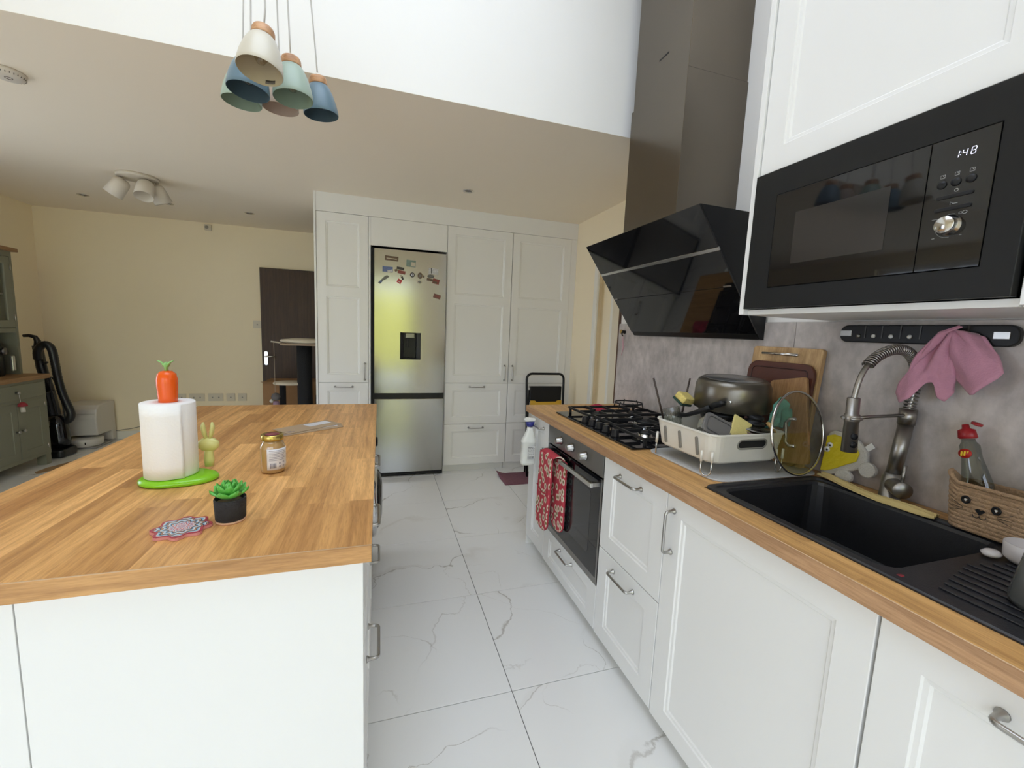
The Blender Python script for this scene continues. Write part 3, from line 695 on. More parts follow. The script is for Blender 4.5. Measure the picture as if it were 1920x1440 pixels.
def grate(x0, x1, y0, y1, centres):
    b = B(); z0, z1 = zt+0.022, zt+0.034; w = 0.007
    for a0, a1, c0, c1 in ((x0,x1,y0,y0+w),(x0,x1,y1-w,y1),(x0,x0+w,y0+w,y1-w),(x1-w,x1,y0+w,y1-w)): b.box(a0,a1,c0,c1,z0,z1)
    xm = (x0+x1)/2
    if len(centres) > 1: b.box(xm-w/2, xm+w/2, y0+w, y1-w, z0, z1)
    for cx, cy in centres:
        lo, hi = (x0, xm) if (len(centres) > 1 and cx < xm) else ((xm, x1) if len(centres) > 1 else (x0, x1))
        b.box(lo+w/2, cx-0.022, cy-w/2, cy+w/2, z0, z1+0.003); b.box(cx+0.022, hi-w/2, cy-w/2, cy+w/2, z0, z1+0.003)
        b.box(cx-w/2, cx+w/2, y0+w, cy-0.022, z0, z1+0.003); b.box(cx-w/2, cx+w/2, cy+0.022, y1-w, z0, z1+0.003)
    for fx in (x0+0.004, x1-0.016):
        for fy in (y0+0.004, y1-0.016): b.box(fx, fx+0.012, fy, fy+0.012, zt+0.0004, z0)
    o = obj('grate', b, MATS['cast_iron'], hb_, bevel=0.001); return o
grate(1.01, 1.435, 1.885, 2.125, [(1.115,1.985),(1.33,1.985)])
grate(1.03, 1.435, 1.655, 1.878, [(1.265,1.768)])
grate(1.01, 1.435, 1.405, 1.648, [(1.115,1.55),(1.33,1.55)])
wk = thing('wok_ring', 'round black wok support ring on the hob back corner', 'wok ring', (1.335, 2.03, zt+0.037))
obj('ring', B().tube([(1.335+0.075*math.cos(2*PI*k/32), 2.03+0.075*math.sin(2*PI*k/32), zt+0.066) for k in range(32)], 0.0042, 8, closed=True), MATS['cast_iron'], wk)
for k in range(6):
    a = 2*PI*k/6+0.3; c, s_ = math.cos(a), math.sin(a)
    obj('prong', B().tube([(1.335+0.080*c,2.03+0.080*s_,zt+0.0385),(1.335+0.075*c,2.03+0.075*s_,zt+0.060),(1.335+0.066*c,2.03+0.066*s_,zt+0.074)], 0.0032, 6), MATS['cast_iron'], wk)
rc = B(); rnd = random.Random(4)
rc.grid(14, 8, lambda u, v: (1.19+u*0.15, 2.17+v*0.12+0.01*math.sin(9*u), ZW1+0.004+0.022*math.sin(PI*u)*math.sin(PI*v)*(1+0.5*math.sin(13*u+5*v))), thick=0.003)
tag(obj('dish_cloth', rc, M('red_check', (0.42,0.03,0.06), 0.9, noise=0.6, nscale=40)), 'crumpled red and white cloth behind the hob far edge', 'cloth')

# ------------------------------------------------------------------ cooker hood
hd = thing('cooker_hood', 'slanted black glass cooker hood on the kitchen wall', 'cooker hood', (1.40, 1.775, 1.33))
HY0_, HY1_ = 1.328, 2.213
P0, P1 = Vector((1.110, 0, 1.817)), Vector((1.457, 0, 1.337)); fd = (P1-P0); FLn = fd.length; fd.normalize(); fn = Vector((-fd.z, 0, fd.x)); fn = fn if fn.x < 0 else -fn
b = B().prism([(1.114,1.8165),(1.4775,1.8125),(1.4775,1.333),(1.456,1.336)], HY0_+0.001, HY1_-0.001, 'Y')
b.v = [Vector((v.x, v.y, v.z)) for v in b.v]
obj('body', b, MATS['black_satin'], hd)
def hood_panel(name, s0, s1, y0, y1, t, mat, off=0.0003, **kw):
    bb = B(); pts = []
    for d in (off, off+t):
        for s_, y in ((s0,y0),(s1,y0),(s1,y1),(s0,y1)): pts.append(P0 + fd*s_ + fn*d + Vector((0,y,0)))
    bb.add(pts, [(0,3,2,1),(4,5,6,7),(0,1,5,4),(1,2,6,5),(2,3,7,6),(3,0,4,7)])
    return obj(name, bb, mat, hd, bevel=0.0008, **kw)
hood_panel('glass_panel', 0.0, 0.174, HY0_, HY1_, 0.006, MATS['black_glass'])
hood_panel('trim_strip', 0.1745, 0.1885, HY0_, HY1_, 0.007, MATS['polished_steel'], label='silver trim strip')
hood_panel('glass_panel', 0.189, 0.3425, HY0_, HY1_, 0.006, MATS['black_glass'])
hood_panel('glass_panel', 0.3440, 0.565, HY0_, HY1_, 0.006, MATS['black_glass'])
hood_panel('lower_lip', 0.5665, 0.592, HY0_+0.004, HY1_-0.004, 0.004, MATS['black_satin'])
hood_panel('touch_marker', 0.336, 0.343, 1.345, 1.385, 0.0008, MATS['brushed_nickel'], off=0.0068)
hood_panel('touch_marker', 0.338, 0.343, 2.175, 2.205, 0.0008, MATS['brushed_nickel'], off=0.0068)
ch = thing('hood_chimney', 'brushed steel extractor chimney above the black hood', 'chimney', (1.33, 1.76, 1.82))
obj('lower_sleeve', B().box(1.180, 1.4895, 1.556, 1.956, 1.8185, 2.415), CHIM_S, ch, bevel=0.0012)
obj('seam', B().box(1.188, 1.4895, 1.564, 1.948, 2.4152, 2.4188), MATS['dark_gap'], ch)
obj('upper_sleeve', B().box(1.186, 1.4895, 1.562, 1.950, 2.4190, ZH-0.001), CHIM_S, ch, bevel=0.0012)
obj('vent_slot', B().box(1.1850, 1.1858, 1.70, 1.765, 2.545, 2.551), MATS['dark_gap'], ch)

# ------------------------------------------------------------------ wall cabinets and microwave
XU = 1.100
uc = thing('wall_cabinet', 'white wall cabinet above and around the built-in microwave', 'cabinet', (1.29, 0.77, 1.41), 0, 'white wall cabinets above the sink')
obj('side_panel', B().box(XU-0.006, 1.4895, 1.069, 1.087, 1.409, 2.60), CW, uc, bevel=0.0008)
obj('base_panel', B().box(XU+0.012, 1.4775, 0.471, 1.0685, 1.409, 1.424), CW, uc)
obj('body', B().box(XU+0.0195, 1.4895, 0.471, 1.0685, 1.8215, 2.60), CW, uc)
obj('back_panel', B().box(1.47, 1.4895, 0.471, 1.0685, 1.4245, 1.821), CW, uc)
obj('door', front(B(), (XU,0,0), (0,1,0), (0,0,1), NX, 0.472, 1.066, 1.8225, 2.598), CW, uc)
uc2 = thing('wall_cabinet', 'white wall cabinet cut off at the right picture edge beside the microwave', 'cabinet', (1.29, 0.17, 1.41), 0, 'white wall cabinets above the sink')
obj('body', B().box(XU+0.0195, 1.4775, -0.13, 0.469, 1.409, 2.60), CW, uc2)
obj('door', front(B(), (XU,0,0), (0,1,0), (0,0,1), NX, -0.128, 0.4665, 1.411, 2.598), CW, uc2)

mw = thing('microwave', 'black built-in microwave with digital clock and silver dial', 'microwave', (1.27, 0.77, 1.425))
XM = 1.088
MB = MATS['black_satin']
obj('body', B().box(XM+0.0205, 1.46, 0.50, 1.04, 1.44, 1.80), MATS['dark_gap'], mw)
a = (0.474, 1.066, 1.4265, 1.818); c_ = (0.5245, 0.9865, 1.4865, 1.7445)
def rect(q, x): return [(x,q[0],q[2]),(x,q[1],q[2]),(x,q[1],q[3]),(x,q[0],q[3])]
obj('frame', loft(B(), [rect(a,XM+0.020), rect(a,XM+0.001), rect((a[0]+0.001,a[1]-0.001,a[2]+0.001,a[3]-0.001),XM), rect((c_[0]-0.0018,c_[1]+0.0018,c_[2]-0.0018,c_[3]+0.0018),XM), rect((c_[0]-0.0018,c_[1]+0.0018,c_[2]-0.0018,c_[3]+0.0018),XM+0.020)], False, False), M('microwave_frame', (0.011,0.011,0.011), 0.45, spec=0.22), mw)
md_ = obj('door', B().box(XM-0.0005, XM+0.019, 0.6290, c_[1], c_[2], c_[3]), MATS['black_glass'], mw, bevel=0.0008)
obj('window', B().box(XM-0.0011, XM-0.0006, 0.694, 0.922, 1.545, 1.683), M('mesh_window', (0.030,0.027,0.025), 0.12, spec=0.5), md_)
pn = obj('control_panel', B().box(XM-0.0005, XM+0.019, c_[0], 0.6275, c_[2], c_[3]), MATS['black_glass'], mw, bevel=0.0008)
kd = obj('dial', B().lathe([(0.0205,0.0),(0.0205,0.004),(0.0170,0.006),(0.0165,0.018),(0.0155,0.0195),(0.0,0.0195)], 32, (XM-0.0007,0.5785,1.572), NX), MATS['polished_steel'], pn)
for y in (0.6015, 0.579, 0.5565):
    obj('button', B().lathe([(0.0082,0.0),(0.0078,0.002),(0.0045,0.0035),(0.0,0.004)], 20, (XM-0.0007,y,1.656), NX), MATS['black_plastic'], pn)
for z in (1.630, 1.606):
    obj('bar_button', B().prism(rrect(0.549, 0.607, z-0.0035, z+0.0035, 0.0034), XM-0.0030, XM-0.0007, 'X'), MATS['black_plastic'], pn, bevel=0.0008)
PRINT = M('pale_print', (0.42,0.42,0.42), 0.6)
def mark(parent, pts, r=0.0005, mat=None): return obj('printed_mark', B().tube(pts, r, 4), mat or PRINT, parent)
xm = XM-0.0009
mark(pn, [(xm, 0.5785+0.0225*math.cos(t), 1.572+0.0225*math.sin(t)) for t in [PI*0.62+0.1*k for k in range(-36, 0)]], 0.0004)
for y in (0.6015, 0.579, 0.5565): mark(pn, [(xm,y-0.0035,1.669),(xm,y+0.0035,1.669),(xm,y+0.0035,1.675),(xm,y-0.0035,1.675),(xm,y-0.0035,1.669),(xm,y,1.674)])
mark(pn, [(xm,0.5765+0.003*math.cos(t*0.7),1.640+0.0028*math.sin(t*0.7)) for t in range(10)]); mark(pn, [(xm,0.583,1.613),(xm,0.583,1.619),(xm,0.579,1.615),(xm,0.5715,1.6145)])
mark(pn, [(xm,0.558+0.0035*math.cos(t*0.7),1.594+0.003*math.sin(t*0.7)) for t in range(10)]); mark(pn, [(xm,0.5665,1.592),(xm,0.5665,1.5955),(xm,0.5625,1.5955),(xm,0.5625,1.592),(xm,0.5665,1.592)])
mark(pn, [(xm,0.609,1.589),(xm,0.600,1.589)]); mark(pn, [(xm,0.6045,1.551),(xm,0.600,1.551)]); mark(pn, [(xm,0.5605,1.551),(xm,0.557,1.551)])
# clock 1:48 in seven segment strokes
LED = M('clock_led', (0.8,0.8,1.0), 0.5, emit=((0.78,0.78,1.0), 0.6))
SEG = {'1': 'bc', '4': 'fgbc', '8': 'abcdefg'}
def digit(ch_, y, z, w=0.0066, h=0.013):
    sl = lambda dy, dz: (xm, y - dy - 0.12*dz, z + dz)
    L = {'a': ((0,h),(w,h)), 'b': ((w,h),(w,h/2)), 'c': ((w,h/2),(w,0)), 'd': ((0,0),(w,0)), 'e': ((0,h/2),(0,0)), 'f': ((0,h),(0,h/2)), 'g': ((0,h/2),(w,h/2))}
    for s_ in SEG[ch_]:
        (a0,b0),(a1,b1) = L[s_]; p, q_ = Vector(sl(a0,b0)), Vector(sl(a1,b1)); d = (q_-p)*0.12
        obj('clock_digit', B().tube([p+d, q_-d], 0.0006, 5), LED, pn)
digit('1', 0.5890, 1.702); digit('4', 0.5765, 1.702); digit('8', 0.5635, 1.702)
for dz in (0.004, 0.009): obj('clock_digit', B().box(xm-0.0004, xm+0.0002, 0.5792-0.12*dz, 0.5803-0.12*dz, 1.702+dz, 1.7032+dz), LED, pn)

# ------------------------------------------------------------------ spring tap
tp = thing('kitchen_tap', 'brushed steel spring neck kitchen tap behind the sink', 'tap', (1.43, 0.80, ZW1))
TS = MATS['tap_steel']; yT = 0.80
obj('base', B().lathe([(0.026,0.0),(0.026,0.004),(0.0245,0.005),(0.0245,0.066),(0.021,0.070),(0.0205,0.078),(0.0,0.078)], 32, (1.430,yT,ZW1+0.0005), (0.05,0,1)), TS, tp)
obj('column', B().cyl((1.4345,yT,ZW1+0.078), (1.454,yT,1.105), 0.0180), TS, tp)
obj('collar', B().cyl((1.4542,yT,1.107), (1.4562,yT,1.152), 0.0205), TS, tp)
CTRL = [Vector(p) for p in ((1.4564,yT,1.150),(1.4650,yT,1.215),(1.4560,yT,1.275),(1.4200,yT,1.312),(1.3640,yT,1.321),(1.3050,yT,1.305),(1.2620,yT,1.275),(1.2380,yT,1.235),(1.2270,yT,1.185))]
def spline(c, n):
    out = []; m = len(c)
    for i in range(m-1):
        p0, p1, p2, p3 = c[max(i-1,0)], c[i], c[i+1], c[min(i+2,m-1)]
        for k in range(n):
            t = k/n; out.append(0.5*((2*p1)+(p2-p0)*t+(2*p0-5*p1+4*p2-p3)*t*t+(3*p1-p0-3*p2+p3)*t**3))
    return out + [c[-1]]
path = spline(CTRL, 14)
obj('hose', B().tube(path, 0.0068, 10), TS, tp)
sp_n = int(len(path)*0.76); hp = []; turns = 44; tot = turns*12; yv = Vector((0,1,0))
for k in range(tot+1):
    f = k/tot*(sp_n-1); i = min(int(f), sp_n-2); pt = path[i].lerp(path[i+1], f-i); tg = (path[i+1]-path[i]).normalized(); nn = tg.cross(yv).normalized()
    a = 2*PI*k/12; hp.append(pt + yv*(0.0128*math.cos(a)) + nn*(0.0128*math.sin(a)))
obj('spring', B().tube(hp, 0.0022, 6), TS, tp)
obj('spray_head', B().lathe([(0.0125,0.0),(0.0150,0.002),(0.0150,0.045),(0.0175,0.046),(0.0175,0.066),(0.0165,0.067),(0.0185,0.148),(0.017,0.150),(0.0,0.150)], 28, (1.2265,yT,1.187), (0.035,-0.02,-1)), TS, tp)
sh = obj('spray_button', B().lathe([(0.0085,0.0),(0.0085,0.0035),(0.0,0.004)], 16, (1.2215,yT-0.0170,1.083), (-0.4,-1,0.05), sx=1.0, sy=1.0), MATS['black_plastic'], tp)
obj('spray_button', B().lathe([(0.0085,0.0),(0.0085,0.0035),(0.0,0.004)], 16, (1.2222,yT-0.0172,1.060), (-0.4,-1,0.05)), MATS['black_plastic'], tp)
obj('support_arm', B().tube([(1.2470,yT,1.130),(1.300,yT,1.132),(1.4360,yT,1.134)], 0.0048, 10), TS, tp)
obj('arm_clip', B().tube([(1.2290+0.0205*math.cos(t),yT+0.0205*math.sin(t),1.130) for t in [0.15*k for k in range(-18,19)]], 0.004, 6), TS, tp)
lv = obj('mixer_body', B().lathe([(0.022,0.0),(0.022,0.030),(0.0235,0.031),(0.0235,0.052),(0.022,0.054),(0.0,0.054)], 28, (1.421,yT-0.012,0.931), (-0.62,-0.78,0)), TS, tp)
obj('lever', B().tube([(1.3935,yT-0.046,0.947),(1.3945,yT-0.046,0.970),(1.3965,yT-0.046,1.002)], [0.0042,0.0042,0.0048], 10), TS, lv)
# ------------------------------------------------------------------ draining corner by the sink
zw = ZW1
mat_o = obj('drying_mat', B().prism(rrect(1.005, 1.445, 1.008, 1.388, 0.05, 6), zw+0.0004, zw+0.0060), M('stone_mat', (0.46,0.46,0.45), 0.9, noise=0.15, nscale=120, bump=0.1, bscale=300), bevel=0.002)
tag(mat_o, 'pale grey drying mat under the white dish rack', 'drying mat')
zm_ = zw+0.0063
dr_ = thing('dish_rack', 'white plastic dish rack on wire legs beside the hob', 'dish rack', (1.15, 1.18, zm_))
WP = MATS['off_white_plastic']
def rr4(x0,x1,y0,y1,r,z): return [(x,y,z) for x,y in rrect(x0,x1,y0,y1,r,5)]
tb = B()
loft(tb, [rr4(1.024,1.284,1.058,1.322,0.035,0.929), rr4(1.016,1.292,1.050,1.330,0.035,0.936), rr4(1.000,1.306,1.036,1.342,0.04,1.022), rr4(0.996,1.310,1.032,1.346,0.042,1.024), rr4(0.996,1.310,1.032,1.346,0.042,1.029),
          rr4(1.004,1.302,1.040,1.338,0.036,1.029), rr4(1.019,1.289,1.053,1.327,0.033,0.940)], True, True)
tub = obj('tub', tb, WP, dr_)
for y in (1.276, 1.198, 1.114):
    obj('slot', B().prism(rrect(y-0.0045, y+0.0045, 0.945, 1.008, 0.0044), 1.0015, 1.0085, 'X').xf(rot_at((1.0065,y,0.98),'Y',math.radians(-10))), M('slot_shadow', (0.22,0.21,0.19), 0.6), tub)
hr = [(1.160+0.055*math.cos(t)*(1 if abs(math.cos(t)) > 0.001 else 0)+0.0, 0, 0.0) for t in (0,)]
oval = [(x, z) for x, z in rrect(1.100, 1.218, 0.980, 1.010, 0.0149, 6)]
obj('handle_ring', B().tube([(x, 1.0405+(1.0-z)*0.16, z) for x, z in oval], 0.0035, 6, closed=True), M('grey_rubber', (0.25,0.24,0.21), 0.5), tub)
obj('handle_hole_shade', B().prism(oval, 1.0400, 1.0425, 'Y').xf(rot_at((1.16,1.041,0.995),'X',math.radians(9))), MATS['dark_gap'], tub)  # dark plate painted as the shaded hole; the wall is not cut
def uleg(x, y, dx, dy):
    c = Vector((x,y,0)); d = Vector((dx,dy,0))
    pts = [c-d+Vector((0,0,0.955)), c-d+Vector((0,0,zm_+0.020))] + [c + d*(-math.cos(PI*k/6)) + Vector((0,0,zm_+0.020-0.0165*math.sin(PI*k/6))) for k in range(1,6)] + [c+d+Vector((0,0,zm_+0.020)), c+d+Vector((0,0,0.955))]
    lg = obj('leg', B().tube(pts, 0.0026, 6), MATS['polished_steel'], dr_)
    for s_ in (-1, 1): obj('socket', B().cyl(c+d*s_+Vector((0,0,0.938)), c+d*s_+Vector((0,0,0.972)), 0.0046, 0.0040, 10), WP, dr_)
uleg(1.000, 1.060, 0.010, -0.012); uleg(1.288, 1.046, 0.014, 0.0); uleg(1.002, 1.318, 0.010, 0.012); uleg(1.300, 1.318, 0.010, -0.012)

# things standing in the rack
fp = thing('frying_pan', 'black frying pan lying in the dish rack under the upturned pot', 'pan', (1.19, 1.22, 1.03))
obj('pan_body', B().lathe([(0.0,0.008),(0.066,0.008),(0.078,0.032),(0.082,0.033),(0.070,0.003),(0.0,0.0)], 36, (1.228,1.252,1.0325), (0.0,-0.0,1)), MATS['black_satin'], fp)
pt = thing('saucepan', 'upturned bronze grey saucepan on top of the dish rack', 'saucepan', (1.235, 1.215, 1.072))
obj('pan_body', B().lathe([(0.128,0.0),(0.130,0.002),(0.126,0.085),(0.118,0.102),(0.106,0.110),(0.100,0.1105),(0.097,0.108),(0.0,0.108)], 48, (1.247,1.232,1.0800), (-0.03,-0.05,1)), M('bronze_metal', (0.155,0.140,0.115), 0.30, 0.85), pt)
obj('base_plate', B().lathe([(0.096,0.0),(0.095,0.0012),(0.0,0.0014)], 48, (1.2435,1.2265,1.1889), (-0.03,-0.05,1)), M('worn_steel', (0.34,0.34,0.34), 0.32, 0.9, noise=0.5, nscale=30), pt)
obj('rivet', B().lathe([(0.006,0.0),(0.005,0.003),(0.0,0.004)], 12, (1.1545,1.142,1.115), (-0.7,-0.7,0)), MATS['polished_steel'], pt)
ld = thing('ladle', 'black plastic ladle with looped handle lying across the rack', 'ladle', (1.07, 1.27, 1.03))
obj('handle', B().tube([(1.082,1.328,1.040),(1.080,1.300,1.042),(1.078,1.262,1.048),(1.096,1.205,1.075),(1.104,1.172,1.094)], [0.013,0.015,0.011,0.013,0.016], 10, flat=0.7), MATS['black_plastic'], ld)
obj('loop', B().tube([(1.108+0.016*math.cos(t)*0.8,1.150+0.024*math.sin(t),1.107-0.010*math.sin(t)) for t in [2*PI*k/18 for k in range(18)]], 0.0085, 8, closed=True), MATS['black_plastic'], ld)
gl = thing('tumbler', 'patterned glass tumbler tipped in the far rack corner', 'glass', (1.045, 1.30, 1.0))
obj('glass', B().lathe([(0.026,0.0),(0.031,0.075),(0.0295,0.075),(0.0245,0.006),(0.0,0.006)], 20, (1.052,1.285,0.998), (-0.18,0.25,1)), clear_glass('tumbler_glass', (0.95,0.96,0.94), 0.14, 0.93), gl)
for k in range(10):
    a = 2*PI*k/10; q = Vector((0,0,1)).rotation_difference(Vector((-0.18,0.25,1)).normalized())
    obj('cut_line', B().tube([Vector((1.052,1.285,0.998)) + q @ Vector((r_*math.cos(a+t_),r_*math.sin(a+t_),h_)) for r_,h_,t_ in ((0.0273,0.012,0),(0.029,0.040,0.25),(0.0308,0.066,0))], 0.0011, 5), GLASS, gl)
for nm, p, q_ in (('dark chopstick leaning left out of the dish rack', (1.035,1.334,1.02), (1.004,1.372,1.172)), ('dark chopstick leaning right out of the dish rack', (1.115,1.334,1.02), (1.170,1.368,1.172))):
    tag(obj('chopstick', B().tube([p, q_], [0.0042,0.0034], 6), M('dark_stick', (0.045,0.028,0.020), 0.5)), nm, 'chopstick', 'chopsticks in the dish rack')
def slab(name, c, s, rot, mat, label, cat, bev=0.003):
    b = B().box(-s[0]/2,s[0]/2,-s[1]/2,s[1]/2,-s[2]/2,s[2]/2); mm = Matrix.Translation(Vector(c))
    for ax, an in rot: mm = mm @ Matrix.Rotation(math.radians(an), 4, ax)
    o = obj(name, b.xf(mm), mat, bevel=bev); return tag(o, label, cat)
SPONGE = M('sponge_yellow', (0.62,0.50,0.16), 0.95, noise=0.2, nscale=120, bump=0.5, bscale=220)
sg = thing('sponge', 'yellow sponge with dark green scouring side behind the ladle', 'sponge', (1.15, 1.30, 1.06))
mm = Matrix.Translation((1.098,1.312,1.092)) @ Matrix.Rotation(0.35,4,'Y') @ Matrix.Rotation(0.5,4,'X') @ Matrix.Rotation(0.4,4,'Z')
obj('foam', B().box(-0.036,0.036,-0.024,0.024,0.002,0.028).xf(mm), SPONGE, sg, bevel=0.006)
obj('scourer', B().box(-0.036,0.036,-0.024,0.024,-0.007,0.0018).xf(mm), M('scourer_green', (0.02,0.05,0.035), 0.95, bump=0.5, bscale=300), sg, bevel=0.002)
fc = thing('food_container', 'clear food box with grey lid at the front of the dish rack', 'food container', (1.05, 1.10, 1.0))
mm = Matrix.Translation((1.066,1.098,1.038)) @ Matrix.Rotation(math.radians(-18),4,'Z') @ Matrix.Rotation(math.radians(26),4,'Y') @ Matrix.Rotation(math.radians(62),4,'X')
obj('lid', B().prism(rrect(-0.055,0.055,-0.036,0.036,0.018), 0.0, 0.010).xf(mm), M('lid_grey', (0.13,0.125,0.12), 0.4), fc, bevel=0.003)
obj('lid_groove', B().tube([mm @ Vector((x,y,0.0105)) for x,y in rrect(-0.043,0.043,-0.025,0.025,0.012)], 0.0016, 5, closed=True), M('lid_groove_grey', (0.07,0.068,0.065), 0.5), fc)
obj('box', loft(B(), [[mm @ Vector((x,y,-0.0004)) for x,y in rrect(-0.053,0.053,-0.034,0.034,0.018)], [mm @ Vector((x,y,-0.038)) for x,y in rrect(-0.047,0.047,-0.029,0.029,0.016)]]), MATS['polished_steel'], fc)
slab('cloth_square', (1.150,1.084,1.034), (0.076,0.008,0.076), [('Z',-8),('Y',28),('X',-20)], M('pale_yellow', (0.62,0.53,0.20), 0.9, noise=0.12, nscale=50, bump=0.3, bscale=150), 'pale yellow sponge cloth square standing beside the grey lid', 'sponge cloth')
pl2 = thing('pan_lid', 'small glass pan lid with black knob lying in the rack', 'pan lid', (1.235, 1.135, 1.03))
ax2 = Vector((0.06,-0.16,1))
obj('glass_dome', B().lathe([(0.066,0.0),(0.067,0.003),(0.050,0.009),(0.025,0.012),(0.0,0.013)], 40, (1.232,1.112,1.0345), ax2), clear_glass('lid_glass', (0.55,0.56,0.52), 0.2, 0.75), pl2)
obj('rim', B().tube([Vector((1.232,1.112,1.0345)) + Vector((0,0,1)).rotation_difference(ax2.normalized()) @ Vector((0.067*math.cos(2*PI*k/40),0.067*math.sin(2*PI*k/40),0.001)) for k in range(40)], 0.0026, 6, closed=True), MATS['dark_steel'], pl2)
obj('knob', B().lathe([(0.036,0.0),(0.034,0.005),(0.024,0.008),(0.022,0.014),(0.027,0.018),(0.026,0.026),(0.018,0.029),(0.0,0.030)], 28, Vector((1.232,1.112,1.0345))+ax2.normalized()*0.0135, ax2), MATS['black_plastic'], pl2)
bn = thing('brown_bowl', 'brown rimmed bowl tucked behind the rack front wall', 'bowl', (1.17, 1.075, 1.0))
obj('bowl_body', B().lathe([(0.0,0.0),(0.022,0.002),(0.036,0.018),(0.041,0.036),(0.039,0.036),(0.033,0.020),(0.0,0.006)], 32, (1.208,1.090,0.990), (0.1,-0.20,1)), M('brown_glaze', (0.12,0.075,0.05), 0.35), bn)
wh = thing('wooden_utensil', 'wooden utensil handle with rivet poking from the rack front', 'utensil', (1.27, 1.08, 1.0))
obj('handle', B().tube([(1.255,1.075,1.055),(1.270,1.068,1.035),(1.288,1.062,1.005)], [0.010,0.011,0.009], 10, flat=0.6), M('light_wood', (0.50,0.32,0.12), 0.5, noise=0.2, nscale=60), wh)
obj('rivet', B().lathe([(0.005,0.0),(0.004,0.002),(0.0,0.0026)], 12, (1.268,1.0605,1.040), (-0.2,-1,0.3)), MATS['polished_steel'], wh)
tc_ = B(); rnd = random.Random(8)
def teal(u, v):
    x = 1.288+u*0.084; y = 1.100-v*0.008-0.008*u; z = 1.035+0.100*v*(0.62+0.38*math.sin(PI*min(1,u*1.1)))
    w = 0.006*math.sin(9*u+5*v)+0.004*math.sin(17*u-7*v); return (x, y+w, z+0.5*w)
tc_.grid(26, 16, teal, thick=0.005)
tag(obj('teal_cloth', tc_, M('teal_fabric', (0.12,0.34,0.27), 0.9, noise=0.15, nscale=40, bump=0.3, bscale=120)), 'bunched teal green cloth between the rack and the chopping boards', 'cloth')

# big glass lid leaning on the rack end
LG = clear_glass('big_lid_glass', (0.86,0.88,0.80), 0.16, 0.88)
gl_ = thing('glass_lid', 'large round glass lid leaning against the dish rack end', 'pan lid', (1.29, 1.01, zm_))
axl = Vector((0.13,-0.97,0.17)).normalized(); c0 = Vector((1.320,1.014,zw+0.0115+0.141*0.985)); ql = Vector((0,0,1)).rotation_difference(axl)
obj('glass_dome', B().lathe([(0.136,0.0),(0.120,0.006),(0.075,0.012),(0.03,0.015),(0.0,0.016)], 48, c0, -axl, caps=False), LG, gl_)
obj('steel_rim', B().tube([c0 + ql @ Vector((0.137*math.cos(2*PI*k/64),0.137*math.sin(2*PI*k/64),0.0)) for k in range(64)], 0.0042, 8, closed=True), MATS['polished_steel'], gl_)
lh = obj('handle', B().tube([c0 - axl*0.014 + ql @ Vector(p) for p in ((0,0.045,0.004),(0,0.045,-0.016),(0,0.032,-0.028),(0,-0.032,-0.028),(0,-0.045,-0.016),(0,-0.045,0.004))], 0.0055, 8), MATS['brushed_nickel'], gl_)

# chopping boards leaning on the splashback
def board(name, label, y0, y1, h, xb, tilt, t, r, mat, lift=0.0, roll=0.0, groove=None, z0=None):
    th = thing(name, label, 'chopping board', (xb, (y0+y1)/2, zw), 0, 'chopping boards on the splashback')
    mm = Matrix.Translation((xb, (y0+y1)/2, (z0 if z0 is not None else zw+0.0008))) @ Matrix.Rotation(tilt,4,'Y') @ Matrix.Rotation(roll,4,'X')
    hw = (y1-y0)/2
    obj('board', B().prism(rrect(-hw, hw, 0.0, h, r, 5), 0.0, t, 'X').xf(mm), mat, th, bevel=0.003)
    if groove:
        obj('juice_groove', B().tube([mm @ Vector((-0.0006, a, b_)) for a, b_ in rrect(-hw+0.022, hw-0.022, 0.022, h-0.022, 0.018, 4)], 0.0024, 6, closed=True), groove, th)
    return th, mm
tb1, mm1 = board('chopping_board', 'large pale bamboo board with metal handle, tallest at the back', 1.066, 1.352, 0.428, 1.419, math.radians(5.2), 0.019, 0.012, BAMBOO)
bar_ = obj('handle', B().tube([mm1 @ Vector(p) for p in ((-0.026,-0.075,0.400),(-0.026,0.075,0.400))], 0.0048, 10), MATS['polished_steel'], tb1)
for y in (-0.052, 0.052): obj('handle_post', B().tube([mm1 @ Vector((-0.001,y,0.400)), mm1 @ Vector((-0.024,y,0.400))], 0.0040, 8), MATS['polished_steel'], bar_)
board('chopping_board', 'dark red brown board with juice groove in front of bamboo board', 1.070, 1.346, 0.372, 1.400, math.radians(5.4), 0.014, 0.040, M('mahogany_board', (0.085,0.024,0.015), 0.42, noise=0.25, nscale=20), groove=M('mahogany_groove', (0.045,0.014,0.010), 0.5))
board('chopping_board', 'small light wooden board tilted on its corner at the front', 1.0105, 1.1505, 0.300, 1.378, math.radians(4.6), 0.014, 0.012, BOARD_S, roll=math.radians(-12), z0=0.9065)

